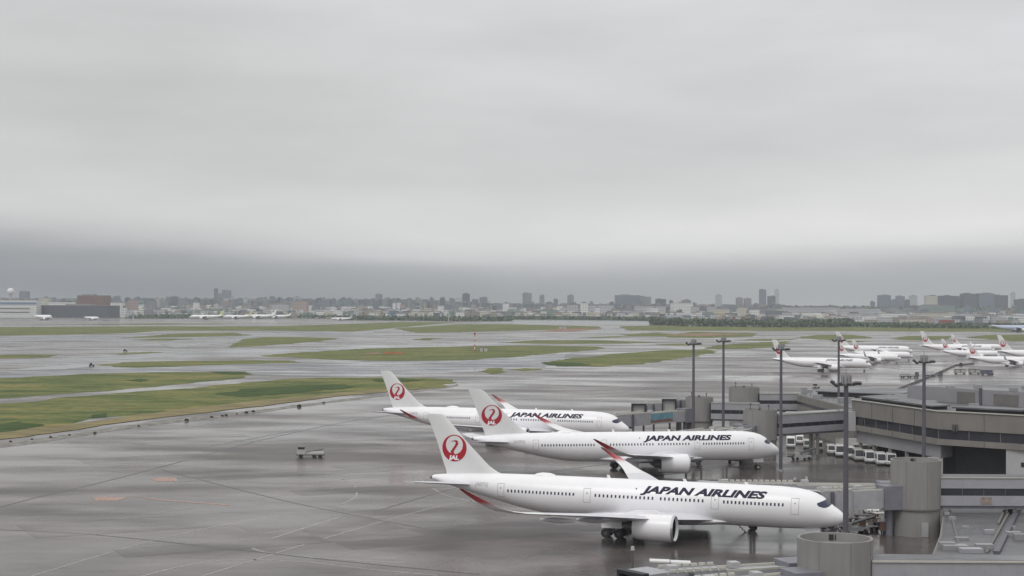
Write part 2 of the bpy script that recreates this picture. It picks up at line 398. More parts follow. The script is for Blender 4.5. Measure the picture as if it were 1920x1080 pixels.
GR = [
 ('wide green grass island nearest the apron on the left, yellowing along its edge', [(-40, 832), (-40, 758), (30, 757), (130, 744), (260, 735), (330, 729), (420, 721), (520, 712), (620, 708), (720, 708), (800, 709), (845, 712), (858, 718), (820, 726), (740, 731), (620, 743), (520, 756), (420, 768), (300, 781), (200, 795), (100, 810), (40, 820)]),
 ('long green grass strip second from the apron on the left', [(-40, 752), (-40, 712), (60, 706), (200, 700), (330, 698), (400, 697), (450, 697), (474, 702), (458, 709), (380, 716), (260, 728), (140, 737), (60, 743)]),
 ('thin grass sliver above the long green strip on the left', [(180, 684), (260, 678), (400, 676), (540, 676), (560, 680), (450, 683), (300, 688), (250, 690)]),
 ('pointed dark green grass island behind the tail of the farthest white jet', [(425, 652), (455, 636), (500, 632), (560, 632), (638, 634), (600, 640), (500, 648)]),
 ('long green grass island carrying the orange barrier', [(485, 667), (560, 661), (700, 653), (900, 649), (1000, 648), (1120, 650), (1140, 654), (1040, 662), (960, 670), (860, 676), (740, 677), (620, 674), (560, 671)]),
 ('lens shaped yellow green grass island in the middle right', [(1016, 681), (1060, 673), (1160, 663), (1260, 656), (1330, 655), (1350, 660), (1290, 670), (1210, 682), (1130, 687), (1050, 687), (1025, 684)]),
 ('grass island between the two tall lamp masts', [(1315, 652), (1360, 646), (1430, 642), (1480, 640), (1470, 650), (1400, 654), (1340, 655)]),
 ('narrow grass strip left of the radar mast', [(940, 643), (1000, 638), (1120, 638), (1240, 642), (1180, 644), (1040, 645)]),
 ('grass strip beside the river mouth', [(1160, 627), (1230, 624), (1290, 628), (1240, 631), (1180, 630)]),
 ('brownish grass strip behind the two lamp masts', [(1240, 630), (1300, 622), (1420, 625), (1410, 631), (1320, 634), (1260, 633)]),
 ('long yellow green verge in front of the tree belt', [(1180, 620), (1160, 612), (1250, 610), (1330, 612), (1500, 613), (1700, 614), (2000, 616), (2000, 622), (1800, 622), (1600, 621), (1400, 620), (1280, 620)]),
 ('grass strip behind the white jets on the right', [(1490, 633), (1530, 628), (1600, 628), (1640, 633), (1560, 638)]),
 ('grass strip behind the tail of the right hand white jets', [(1670, 635), (1700, 630), (1790, 630), (1770, 637), (1700, 638)]),
 ('grass strip at the far right edge', [(1810, 633), (1850, 628), (2000, 626), (2000, 640), (1900, 640)]),
 ('far left pale green verge', [(-40, 614), (260, 612), (500, 612), (700, 606), (740, 604), (860, 604), (770, 612), (660, 622), (500, 620), (300, 620), (250, 624), (100, 628), (-40, 630)]),
 ('grass strip left edge with red soil', [(-40, 668), (40, 665), (120, 665), (80, 670), (-40, 674)]),
 ('distant verge in the centre', [(740, 616), (860, 608), (960, 608), (1120, 612), (1130, 616), (960, 620), (860, 623), (780, 624)]),
 ('thin distant verge left of the grass island', [(220, 634), (340, 625), (440, 624), (470, 629), (360, 632)]),
 ('small weedy patch behind the middle white jet', [(905, 697), (915, 692), (940, 690), (945, 698), (925, 702)]),
]
for i, (lb, p) in enumerate(GR):
    sheet_px('grass', p, .045 + .002 * i, M_grass, jitter=3.2, step=5, kind='stuff', label=lb, category='grass')
for i, (lb, p) in enumerate([
 ('weedy patch left of the red and white mast', [(770, 637), (800, 633.5), (830, 634), (800, 638)]), ('thin grass sliver between the river verge and the narrow strip', [(1090, 632.5), (1160, 630.5), (1185, 632), (1120, 634)]),
 ('thin grass sliver just left of the left far lamp mast', [(1225, 646), (1270, 644), (1330, 647), (1270, 648)]), ('grass sliver under the far verge right of the lamp masts', [(1380, 638), (1420, 635.5), (1500, 635.5), (1450, 639)]),
 ('grass sliver behind the lone jet on the far apron', [(1560, 641), (1600, 639), (1640, 639.5), (1600, 642)]), ('thin grass sliver at left below the far green verge', [(240, 638), (300, 635), (360, 635), (320, 638.5)]),
 ('thin grass sliver at left above the taxiway', [(200, 664), (280, 659.5), (310, 661), (230, 665)]), ('thin grass sliver along the top of the far left field', [(60, 608.5), (300, 606.5), (500, 607), (300, 609)]),
 ('ragged weeds on the pavement edge behind the third big jet tail', [(950, 693), (985, 690), (1020, 692), (980, 696)])]):
    sheet_px('grass', p, .048 + .002 * i, M_grass, jitter=3.5, step=5, kind='stuff', label=lb, category='grass')
M_tall = mat('tall_grass', (.052, .082, .026), .9, var=.45, scale=.25, stretch=(.5, 1, 1), spec=.1)
for i, (lb, p) in enumerate([('dark tall grass in the middle of the near island', [(405, 739), (470, 729), (560, 724), (640, 721), (655, 728), (560, 737), (450, 744)]), ('small dark tuft patch on the near island', [(165, 780), (190, 775.5), (207, 778), (200, 783), (172, 784)]),
 ('dark tall grass at the left edge of the near island', [(-10, 800), (30, 791), (70, 796), (50, 803), (0, 812)]), ('dark tuft on the second long strip', [(243, 713), (262, 709.5), (277, 712), (262, 716)]), ('dark tip of the second long strip', [(395, 697), (440, 697.5), (470, 701), (440, 703), (410, 701)]),
 ('dark tall grass along the right end of the near island', [(700, 711), (760, 710), (800, 712), (760, 716), (710, 717)]), ('dark grass along the lens shaped island', [(1020, 680), (1070, 680), (1120, 684), (1060, 687), (1025, 685)])]):
    sheet_px('tall_grass', p, .14 + .003 * i, M_tall, jitter=3.0, step=4, kind='stuff', label=lb, category='grass')
# bare paved patch inside the near island
sheet_px('service_track', [(135, 798), (170, 786), (280, 777), (275, 781), (200, 790), (150, 800)], .10, M_asph, jitter=.8, kind='structure')
for p in ([(1000, 622), (1060, 616), (1130, 617), (1080, 621)], [(1240, 628), (1330, 625), (1400, 627), (1310, 630)], [(680, 662), (712, 661), (716, 663), (690, 664)]):
    sheet_px('bare_soil', p, .11, mat('soil', (.24, .13, .085), .9, var=.25, scale=.1), jitter=1.0, kind='structure')
# standing water on the taxiways
M_film = wet_mat('standing_water', (.12, .12, .13), (.10, .10, .11), .05, joints=False, puddle=(.1, .3), rlo=.03, rhi=.1)
for i, p in enumerate(([(385, 660), (440, 656), (560, 656.5), (520, 660), (440, 662)], [(140, 676), (260, 669), (340, 667), (250, 673)], [(640, 650), (700, 648), (760, 649), (700, 652)], [(1000, 636), (1150, 636), (1290, 639), (1150, 638)], [(0, 695), (140, 683), (230, 682), (120, 692)])):
    sheet_px('standing_water', p, .042 + .001 * i, M_film, jitter=1.5, step=8, kind='structure')
# river
M_water = wet_mat('river_water', (.16, .17, .17), (.12, .13, .13), .01, joints=False, puddle=(.3, .7), rlo=.12, rhi=.3)
sheet_px('river', [(930, 606), (955, 600), (1100, 600.5), (1240, 602), (1250, 606), (1215, 609), (1080, 609), (1000, 608)], .02, M_water, jitter=2, step=40, kind='structure')

# yellowed dry edge and gravel shoulder of the near island
sheet_px('dry_grass', [(-40, 828), (100, 812), (200, 797), (300, 783), (420, 770), (520, 758), (620, 745), (740, 733), (820, 728), (740, 729), (620, 738), (520, 748), (420, 758), (300, 773), (200, 787), (100, 799), (-40, 815)], .12, mat('dry_grass', (.19, .155, .065), .9, var=.45, scale=.12, stretch=(.5, 1, 1)), jitter=1.6, step=5, kind='stuff', label='yellow brown dried grass along the apron edge of the near island', category='grass')
sheet_px('gravel_shoulder', [(-40, 838), (100, 819), (200, 803), (300, 789), (420, 777), (520, 764), (640, 749), (760, 734), (860, 720), (862, 723), (760, 738), (640, 753), (520, 769), (420, 782), (300, 796), (200, 810), (100, 826), (-40, 845)], .03, mat('gravel', (.20, .19, .17), .9, var=.6, scale=.35), jitter=1.2, step=4, kind='structure')
# darker relaid slabs, in line with the slab grid
rs_ = random.Random(5); ca, sa = cos(radians(28)), sin(radians(28))
for i, (px, py, a_, b_) in enumerate([(520, 985, 4, 1), (620, 1000, 2, 2), (760, 960, 3, 1), (455, 1000, 3, 1), (830, 1010, 3, 2), (250, 985, 5, 1), (700, 1035, 4, 1), (900, 905, 3, 1), (120, 830, 6, 1), (360, 850, 6, 1), (440, 830, 8, 1), (150, 870, 5, 2), (660, 880, 6, 1), (60, 1010, 5, 2), (980, 1010, 2, 1), (330, 900, 6, 1), (1060, 960, 3, 1), (250, 1040, 4, 1), (560, 930, 4, 1), (740, 800, 7, 1), (600, 800, 8, 1)]):
    p = G(px, py); u_ = p.x * ca + p.y * sa; v_ = -p.x * sa + p.y * ca
    u_ = round(u_ / 7.5) * 7.5; v_ = round(v_ / 7.5) * 7.5; a_ *= 7.5; b_ *= 7.5
    bm = bmesh.new(); bm.faces.new([bm.verts.new((u * ca - v * sa, u * sa + v * ca, .006 + .0004 * i)) for u, v in ((u_, v_), (u_ + a_, v_), (u_ + a_, v_ + b_), (u_, v_ + b_))])
    link('relaid_slab', bm, M_slab, None, kind='structure')
# painted and worn lines on the apron
for pts, w in (([(640, 968), (540, 1000), (481, 1020), (483, 1032), (560, 1043), (760, 1056)], .5),
               ([(250, 1085), (340, 1062), (430, 1050), (560, 1053), (700, 1068), (820, 1079)], .45),
               ([(600, 905), (760, 890), (840, 930), (1000, 960), (1100, 985)], .35),
               ([(300, 960), (520, 930), (700, 905)], .35),
               ([(380, 1080), (640, 1000), (820, 950), (900, 938)], .4),
               ([(60, 1080), (300, 1010), (520, 965)], .4),
               ([(620, 893), (660, 906), (668, 930), (640, 945)], .4)):
    line_px('apron_marking', pts, w, M_linep)
for pts, w in (([(-20, 957), (60, 935), (180, 907), (330, 868), (500, 823), (640, 793), (800, 768), (960, 743), (1160, 736), (1440, 700)], .45),
               ([(250, 832), (360, 840), (420, 832), (560, 806)], .4),
               ([(0, 993), (180, 1003), (420, 1028), (640, 1052), (900, 1077)], .4),
               ([(300, 880), (560, 945), (900, 1010)], .35),
               ([(700, 960), (900, 905), (1140, 870)], .35)):
    line_px('pavement_joint', pts, w, M_seam, z=.016)
for pts in ([(172, 934), (196, 931), (240, 933), (222, 939), (180, 939)], [(283, 899), (300, 895), (330, 896), (332, 902), (300, 903)], [(235, 929), (300, 936), (430, 946), (430, 948), (300, 939)]):
    sheet_px('faded_marking', pts, .02, M_fadeor, jitter=.25, step=1.5, kind='structure')

# ------------------------------------------------------------------ aircraft
PROF = [(0, 3.95, 3.85, .02), (.12, 4.27, 3.56, .36), (.4, 4.62, 3.25, .66), (1.0, 5.12, 2.92, 1.10), (1.8, 5.65, 2.66, 1.56), (2.5, 6.25, 2.50, 1.86), (3.3, 6.88, 2.38, 2.12), (4.2, 7.35, 2.27, 2.36), (5.4, 7.72, 2.17, 2.6),
        (7, 7.98, 2.09, 2.8), (9.5, 8.13, 2.05, 2.94), (12, 8.15, 2.05, 2.98), (20, 8.15, 2.05, 2.98), (30, 8.15, 2.05, 2.98), (40, 8.15, 2.05, 2.98), (43, 8.15, 2.10, 2.98), (46, 8.15, 2.34, 2.93), (50, 8.12, 3.02, 2.72),
        (54, 8.05, 3.95, 2.34), (58, 7.92, 4.90, 1.78), (61, 7.75, 5.65, 1.25), (63.2, 7.58, 6.2, .85), (64.6, 7.42, 6.55, .5), (64.9, 7.3, 6.65, .36)]
def prof(b):
    for a, c in zip(PROF, PROF[1:]):
        if a[0] <= b <= c[0]:
            t = (b - a[0]) / (c[0] - a[0]); return tuple(a[i] + (c[i] - a[i]) * t for i in (1, 2, 3))
    return PROF[-1][1:]
class Craft:
    """local frame: +X forward from the nose-projected origin, so a station b behind the nose is x=-b; -Y is starboard"""
    def __init__(s, sx=1, sd=1, sf=1, sw=1, zoff=0.0): s.sx, s.sd, s.sf, s.sw, s.zo = sx, sd, sf, sw, zoff
    def fus(s, b, th, off=0.0, side=1):      # th measured from the top; side=+1 starboard
        t, bo, w = prof(b); zc = (t + bo) / 2; rz = (t - bo) / 2
        return Vector((-b * s.sx, -side * (w * sin(th) + off * sin(th)) * s.sd, s.z(zc + (rz + off) * cos(th))))
    def z(s, z): return s.zo + z * s.sd
    def side(s, b, z, off=0.0, side=1):
        t, bo, w = prof(b); zc = (t + bo) / 2; rz = (t - bo) / 2
        c = max(-1, min(1, (z - zc) / rz)); return s.fus(b, math.acos(c), off, side)

def airfoil(le, te_chord, l, z, tk, vert=False, n=9):
    """ring of points round a wing section; b grows aft"""
    pts = []
    for i in range(n): 
        t = i / (n - 1); x = te_chord * (1 - t) ; y = 5 * tk * te_chord * (.2969 * sqrt(1 - t) - .126 * (1 - t) - .3516 * (1 - t) ** 2 + .2843 * (1 - t) ** 3 - .1015 * (1 - t) ** 4)
        pts.append((le + x, y))
    for i in range(1, n - 1):
        t = i / (n - 1); x = te_chord * t; y = -5 * tk * te_chord * (.2969 * sqrt(t) - .126 * t - .3516 * t ** 2 + .2843 * t ** 3 - .1015 * t ** 4) * .75
        pts.append((le + x, y))
    return pts
WING = [(2.0, 18.6, 15.0, 2.95, .125), (3.2, 19.8, 13.8, 3.05, .125), (10.5, 25.2, 8.9, 3.75, .11), (19, 31.2, 6.3, 4.95, .10), (26.5, 36.6, 4.2, 5.9, .10)]
TIP = [(26.5, 36.6, 4.2, 5.9, .10), (28.8, 38.5, 3.3, 6.2, .10), (30.2, 39.9, 2.7, 6.55, .10), (31.2, 41.4, 2.15, 7.1, .10), (31.8, 43.1, 1.7, 7.95, .10), (32.15, 45.0, 1.1, 8.85, .09), (32.3, 46.6, .5, 9.6, .08)]
def tubewheel(bm, x, y, z, r, w):
    tube(bm, (x, y - w / 2, z), (x, y + w / 2, z), r, r, 18)

def make_aircraft(name, label, nose, heading, group, sx=1, sd=1, sf=1, sw=1, tip='curved', detail=2, reg=None, title=True, fin=None, body=None, logo=True, doors=True, zoff=0.0, enginecol=None):
    c = Craft(sx, sd, sf, sw, zoff)
    root = thing(name, label, 'airliner', (nose[0], nose[1], 0), heading, group)
    MB = body or M_white
    # fuselage
    bm = bmesh.new(); n = 36 if detail == 2 else 16
    bs = [p[0] for p in PROF]
    if detail == 2:
        ext = []
        for a, b in zip(bs, bs[1:]): ext += [a, (a + b) / 2]
        bs = ext + [bs[-1]]
    def smoothprof(b): return prof(b)
    rs = []
    for b in bs: rs.append([c.fus(b, 2 * pi * i / n) for i in range(n)])
    rings(bm, rs); link('fuselage', bm, MB, root, smooth=50)
    # tail exhaust
    bm = bmesh.new(); t, bo, w = prof(64.9)
    tube(bm, c.fus(64.85, 0) * .5 + c.fus(64.85, pi) * .5, Vector((-65.3 * sx, 0, c.z(6.98))), .30 * sd, .2 * sd, 14); link('tail_exhaust', bm, M_exh, root)
    # belly fairing
    bm = bmesh.new(); rs = []
    for i in range(15):
        t = i / 14; b = 15.5 + 25 * t; k = sin(pi * t) ** .55 if 0 < t < 1 else 0.02
        rs.append([Vector((-b * sx, -cos(a) * (1.0 + 2.35 * k) * sd, c.z(3.1 - 1.0 * (0.25 + .75 * k) * (-sin(a)) * (1.35 if sin(a) < 0 else 0.4) * (-1 if sin(a) > 0 else 1)) if False else c.z(2.75 + (1.1 * k * sin(a) if sin(a) > 0 else 1.12 * k * sin(a))))) for a in [2 * pi * j / 20 for j in range(20)]])
    rings(bm, rs); link('belly_fairing', bm, MB, root, smooth=60)
    # wings
    mir = (1, -1)
    def wz(z): return c.z(3.0) + (z - 3.0) * (.6 + .4 * sw) * (1 if tip == 'curved' else .95)
    def sect(st, sgn, lasts):
        l, le, ch, z, tk = st
        # local normal direction of the span curve, for the curved tip
        k = lasts.index(st); a = lasts[max(0, k - 1)]; b = lasts[min(len(lasts) - 1, k + 1)]
        d = Vector(((b[0] - a[0]), (b[3] - a[3]))).normalized(); nl, nz = -d.y, d.x
        le0 = 18.6
        le_ = (le0 + (le - le0) * (.5 + .5 * sw) / 1.0) if sw != 1 else le
        L_ = l * sw if l > 3.3 else l * sd
        CH = ch * (sw * .75 + .25 * sx) if sw != 1 else ch
        return [Vector((-x * sx if sw == 1 else -(le_ * sx + (x - le)), -sgn * (L_ + nl * y), wz(z) + nz * y)) for x, y in airfoil(le, CH, l, z, tk)]
    for sgn in mir:
        bm = bmesh.new(); st = WING if tip == 'curved' else WING + [(31.5, 40.6, 2.4, 5.95, .09)]
        rings(bm, [sect(s_, sgn, st) for s_ in st]); link('wing', bm, M_white if False else M_wing, root, smooth=35)
        if tip == 'curved':
            bm = bmesh.new(); lay = bm.verts.layers.float.new('paint')
            R = rings(bm, [sect(s_, sgn, TIP) for s_ in TIP])
            for ring, val in zip(R, (0, 0.0, 0, .12, .5, .85, 1)):
                for v in ring: v[lay] = val
            link('winglet', bm, M_tip, root, smooth=35)
        elif tip == 'blended':
            bm = bmesh.new(); T = [(31.5, 40.6, 2.4, 5.95, .09), (32.3, 41.4, 2.1, 6.6, .09), (33.0, 43.6, 1.3, 9.6, .08)]
            rings(bm, [sect(s_, sgn, T) for s_ in T]); link('winglet', bm, MATS['wing_grey'], root, smooth=35)
    # tailplane
    for sgn in mir:
        bm = bmesh.new()
        T = [(.6, 56.6, 7.0, 6.15, .1), (1.4, 57.4, 6.4, 6.3, .1), (9.3, 63.6, 2.5, 7.25, .09)]
        rings(bm, [[Vector((-x * sx, -sgn * l * (sd * .5 + sw * .5), c.z(z) + y)) for x, y in airfoil(le, ch, l, z, tk)] for l, le, ch, z, tk in T])
        link('tailplane', bm, M_wing, root, smooth=35)
    # fin
    bm = bmesh.new(); zt = 17.05 * sf; zb = c.z(7.75)
    def fz(z): return zb + (z - 7.75) * (zt - zb) / (17.05 - 7.75)
    FT = [(7.75, 52.3, 10.2, .06), (8.3, 53.9, 8.7, .085), (9.2, 55.3, 7.7, .09), (12.5, 58.75, 5.35, .09), (16.7, 62.7, 3.15, .085), (17.05, 63.4, 2.5, .05)]
    rings(bm, [[Vector((-x * sx, y, fz(z))) for x, y in airfoil(le, ch, 0, z, tk)] for z, le, ch, tk in FT])
    finmat = fin or M_fin
    fo = link('fin', bm, finmat, root, smooth=35)
    # logo on both faces of the fin
    def finpt(b, z, sgn, off=.03):
        for a_, c_ in zip(FT, FT[1:]):
            if a_[0] <= z <= c_[0]:
                t = (z - a_[0]) / (c_[0] - a_[0]); le = a_[1] + (c_[1] - a_[1]) * t; ch = a_[2] + (c_[2] - a_[2]) * t; tk = a_[3] + (c_[3] - a_[3]) * t
                q = max(0.0, min(1.0, (b - le) / ch))
                y = 5 * tk * ch * (.2969 * sqrt(q) - .126 * q - .3516 * q ** 2 + .2843 * q ** 3 - .1015 * q ** 4)
                if sgn > 0: y *= .75
                return Vector((-b * sx, -sgn * (y + off), fz(z)))
        return Vector((-b * sx, -sgn * .1, fz(z)))
    if logo:
        LB, LZ, LR = 61.15, 11.75, 2.1
        for sgn in mir:
            bm = bmesh.new()
            # crescent ring: outer disc minus a circle shifted up, as radial strips
            segs = 40; off = .035
            for i in range(segs):
                q = []
                for a in (2 * pi * i / segs, 2 * pi * (i + 1) / segs):
                    d = Vector((sin(a), cos(a)))          # angle from top
                    # inner circle radius .78R centred .14R above
                    cy = .24; ri = .70
                    bq = -d.y * cy; disc = bq * bq - (cy * cy - ri * ri); t = -bq + sqrt(disc)
                    t = min(t, .955)
                    q.append((d * t * LR, d * LR))
                pts = [q[0][0], q[0][1], q[1][1], q[1][0]]
                K = 3
                g = [[pts[0].lerp(pts[1], k / K), pts[3].lerp(pts[2], k / K)] for k in range(K + 1)]
                for k in range(K):
                    vs = [bm.verts.new(finpt(LB - p.x, LZ + p.y, sgn, off)) for p in (g[k][0], g[k + 1][0], g[k + 1][1], g[k][1])]
                    bm.faces.new(vs)
            # crane body, neck and head inside the ring (nose to the left in the mark's own frame)
            def fillp(poly, o_=.04):
                vs = [bm.verts.new(finpt(LB + p[0] * LR * m_, LZ + p[1] * LR, sgn, o_)) for p in poly]
                bm.faces.new(vs)
            m_ = -1 if sgn > 0 else 1
            neck = [(-.16, -.62, .34), (-.20, -.36, .15), (-.13, -.18, .10), (-.02, -.02, .09), (.10, .14, .09), (.20, .30, .10), (.24, .42, .11), (.17, .52, .10), (.06, .55, .05), (-.12, .53, .025), (-.30, .50, .01)]
            for (x0, y0, w0), (x1, y1, w1) in zip(neck, neck[1:]):
                d = Vector((x1 - x0, y1 - y0)).normalized(); nn = Vector((-d.y, d.x))
                fillp([(x0 + nn.x * w0, y0 + nn.y * w0), (x0 - nn.x * w0, y0 - nn.y * w0), (x1 - nn.x * w1, y1 - nn.y * w1), (x1 + nn.x * w1, y1 + nn.y * w1)])
            mk = link('crane_mark', bm, M_red, fo)
            if detail == 2:
                tb = text_mesh('JAL', .92, .15, .05, 1.25, 'CENTER')
                for v in tb.verts:
                    p = v.co.copy(); v.co = finpt(LB - sgn * (p.x - .05) if sgn > 0 else LB + p.x, LZ - .86 * LR + p.y, sgn, .06)
                link('crane_mark_letters', tb, M_white, fo)
    # engines
    er = 1.95 * sd * (1.0 if sw == 1 else 1.0); ey = 10.4 * sw; ez = max(er * 1.17, wz(3.75) - er * .62); ex0 = -(22.6 * sx if sw == 1 else (18.6 + (25.2 - 18.6) * (.5 + .5 * sw)) * sx - 2.6 * sd); el = 6.0 * sd
    for sgn in mir:
        e = bpy.data.objects.new('engine', None); C.objects.link(e); e.parent = root; e.location = (ex0, -sgn * ey, ez)
        bm = bmesh.new(); pr = [(.35, .80), (.06, .86), (0, .90), (.05, .94), (.3, .985), (1.2, 1.0), (.55 * 6, 1.0), (.85 * 6, .95), (6.0, .86), (5.9, .82), (4.5, .80)]
        rings(bm, [[Vector((-p[0] * sd, er * p[1] * cos(a), er * p[1] * sin(a))) for a in [2 * pi * j / 28 for j in range(28)]] for p in pr], caps=False)
        link('nacelle', bm, enginecol or M_white, e, smooth=45)
        bm = bmesh.new(); pr = [(.02, .885), (-.02, .91), (.04, .95), (.28, .99)]
        rings(bm, [[Vector((-p[0] * sd + .012, er * p[1] * 1.004 * cos(a), er * p[1] * 1.004 * sin(a))) for a in [2 * pi * j / 28 for j in range(28)]] for p in pr], caps=False)
        link('inlet_lip', bm, M_lip, e, smooth=60)
        bm = bmesh.new(); tube(bm, (-1.1 * sd, 0, 0), (-1.2 * sd, 0, 0), er * .86, er * .86, 28); tube(bm, (-.7 * sd, 0, 0), (-1.1 * sd, 0, 0), er * .02, er * .22, 14)
        tube(bm, (-.35 * sd, 0, 0), (-1.15 * sd, 0, 0), er * .81, er * .85, 28, cap=False); link('fan', bm, M_fan, e, smooth=40)
        bm = bmesh.new(); tube(bm, (-4.4 * sd, 0, 0), (-7.1 * sd, 0, 0), er * .62, er * .36, 20); tube(bm, (-7.1 * sd, 0, 0), (-8.0 * sd, 0, 0), er * .28, er * .04, 14); link('exhaust_cone', bm, M_exh, e, smooth=40)
        bm = bmesh.new()
        zt_ = wz(3.75) - ez + .1
        rs = [[Vector((x, y * .22, z)) for y, z in ((-1, z0), (1, z0), (1, z1), (-1, z1))] for x, z0, z1 in ((-1.4 * sd, er * .93, er * 1.0), (-3.2 * sd, er * .9, er * 1.28), (-6.0 * sd, er * .5, max(er * 1.2, zt_)), (-9.4 * sd, zt_ - .5, zt_))]
        rings(bm, rs); link('pylon', bm, MB, e, smooth=30)
    # flap track fairings
    for sgn in mir:
        for l, b, z in ((7, 33.2, 3.05), (14.5, 34.2, 3.8), (21.5, 37.2, 4.55)):
            if sw != 1: continue
            bm = bmesh.new(); rs = []
            for t in (0, .12, .35, .6, .85, 1): 
                k = sin(pi * min(.97, max(.03, t))) ** .6
                rs.append([Vector((-(b - 3.2 + 5.2 * t), -sgn * (l + .26 * k * cos(a)), z + .42 * k * sin(a) - .1)) for a in [2 * pi * j / 10 for j in range(10)]])
            rings(bm, rs); link('flap_fairing', bm, M_wing, root, smooth=60)
    # landing gear
    g = bpy.data.objects.new('nose_gear', None); C.objects.link(g); g.parent = root; g.location = (-4.7 * sx, 0, 0)
    rw = .52 * (.55 + .45 * sd)
    bm = bmesh.new(); tube(bm, (0, 0, rw), (.1, 0, c.z(2.6)), .13 * sd + .03, n=10); tube(bm, (0, -.45, rw), (0, .45, rw), .09); link('strut', bm, M_strut, g)
    for y in (-.4, .4):
        w_ = bmesh.new(); tubewheel(w_, 0, y * sd, rw, rw, .34); wo = link('wheel', w_, M_tyre, g, smooth=30)
        h_ = bmesh.new(); tubewheel(h_, 0, y * sd, rw, rw * .45, .38); link('rim', h_, M_lpanel, wo, smooth=30)
    for sgn in mir:
        bm = bmesh.new(); box(bm, -1.1, 1.1, sgn * .6 * sd - .03, sgn * .6 * sd + .03, c.z(1.55), c.z(2.35)); link('gear_door', bm, MB, g)
    rm = .70 * (.4 + .6 * sd)
    for sgn in mir:
        g = bpy.data.objects.new('main_gear', None); C.objects.link(g); g.parent = root; g.location = (-33.3 * sx, -sgn * 5.3 * sd, 0)
        bm = bmesh.new(); tube(bm, (0, 0, rm), (.2, 0, c.z(3.1)), .2, n=10); tube(bm, (0, 0, rm * 1.6), (2.6 * sd, sgn * -1 * 0, c.z(2.9)), .12); tube(bm, (-.95 * sd, 0, rm), (.95 * sd, 0, rm), .17)
        link('strut', bm, M_gear, g)
        for x in ((-1.0, 1.0) if sd > .7 else (0,)):
            for y in (-.7, .7):
                w_ = bmesh.new(); tubewheel(w_, x * sd, y * sd, rm, rm, .5); wo = link('wheel', w_, M_tyre, g, smooth=30)
                h_ = bmesh.new(); tubewheel(h_, x * sd, y * sd, rm, rm * .4, .54); link('rim', h_, M_gear, wo, smooth=30)
        bm = bmesh.new(); box(bm, -1.6 * sd, 1.5 * sd, -sgn * 1.0 - .04, -sgn * 1.0 + .04, c.z(1.5), c.z(3.1)); link('gear_door', bm, MB, g)
    # cockpit glazing
    bm = bmesh.new(); NU, NV = 10, 4
    lo = [(2.02, 0), (2.08, .35), (2.25, .70), (2.6, .98), (3.0, 1.10), (3.4, 1.14), (3.7, 1.12)]
    hi = [(2.85, 0), (2.92, .30), (3.1, .56), (3.35, .74), (3.58, .86), (3.78, .94), (3.88, 1.02)]
    for sgn in mir:
        g_ = [[c.fus(a[0] + (b[0] - a[0]) * v / NV, a[1] + (b[1] - a[1]) * v / NV, .025, sgn) for v in range(NV + 1)] for a, b in zip(lo, hi)]
        V = [[bm.verts.new(p) for p in col] for col in g_]
        for i in range(len(V) - 1):
            for j in range(NV): bm.faces.new((V[i][j], V[i + 1][j], V[i + 1][j + 1], V[i][j + 1]))
    link('cockpit_window', bm, M_cock, root, smooth=60)
    def patch(bm, b0, b1, z0, z1, off, side, nb=2, nz=5):
        V = [[bm.verts.new(c.side(b0 + (b1 - b0) * i / nb, z0 + (z1 - z0) * j / nz, off, side)) for j in range(nz + 1)] for i in range(nb + 1)]
        for i in range(nb):
            for j in range(nz): bm.faces.new((V[i][j], V[i + 1][j], V[i + 1][j + 1], V[i][j + 1]))
    def frame(bm, b0, b1, z0, z1, w, off, side):
        patch(bm, b0, b0 + w, z0, z1, off, side, 1, 6); patch(bm, b1 - w, b1, z0, z1, off, side, 1, 6)
        patch(bm, b0 + w, b1 - w, z0, z0 + w, off, side, 2, 1); patch(bm, b0 + w, b1 - w, z1 - w, z1, off, side, 2, 1)
    if detail == 2:
        for b, z0, z1 in ((6.9, 4.45, 6.75), (18.6, 4.65, 6.75), (38.3, 4.65, 6.75), (52.4, 4.75, 6.85)):
            bm = bmesh.new(); frame(bm, b - .58, b + .58, z0, z1, .07, .02, 1); d_ = link('cabin_door', bm, M_line, root)
            bm = bmesh.new(); patch(bm, b - .08, b + .06, z1 - .82, z1 - .64, .022, 1, 1, 1); link('door_window', bm, M_wingold, d_)
        for b0, n_, pit, skip in ((8.5, 16, .575, ()), (20.3, 27, .635, (11,)), (40.3, 19, .595, ())):
            for k in range(n_):
                if k in skip: continue
                b = b0 + k * pit; bm = bmesh.new(); patch(bm, b, b + .25, 5.55, 5.98, .02, 1, 1, 2); link('window', bm, M_wingold, root)
        # titles wrapped on the hull
        tb = text_mesh('JAPAN AIRLINES', 1.3, .32, .062, 1.02)
        xs = [v.co.x for v in tb.verts]; x0, x1 = min(xs), max(xs); k = 19.0 / (x1 - x0)
        for v in tb.verts: v.co.x = (v.co.x - x0) * k
        for i in range(1, 7):
            gm = tb.verts[:] + tb.edges[:] + tb.faces[:]
            bmesh.ops.bisect_plane(tb, geom=gm, plane_co=(0, i * .2, 0), plane_no=(0, 1, 0))
        for v in tb.verts: v.co = c.side(30.0 - v.co.x, 6.5 + v.co.y, .025, 1)
        link('airline_name', tb, M_black, root)
        def small(txt, size, bright, z, m_, nm, shear=.2):
            t_ = text_mesh(txt, size, shear, .01)
            for v in t_.verts: v.co = c.side(bright - v.co.x, z + v.co.y, .025, 1)
            link(nm, t_, m_, root)
        small(reg, .78, 56.9, 6.25, M_line, 'registration')
        bm = bmesh.new(); patch(bm, 30.6, 30.8, 6.9, 7.1, .02, 1, 1, 1); link('hull_light', bm, M_wingold, root)
        # roof antennas
        for b, h in ((23.5, .42), (35.4, .5), (14.2, .35)):
            bm = bmesh.new(); rings(bm, [[Vector((-b - x - sh, y, 8.12 + z)) for x, y in ((0, 0), (.25, .05), (.5, 0), (.25, -.05))] for z, sh in ((0, 0), (h, .2))]); link('antenna', bm, MB, root)
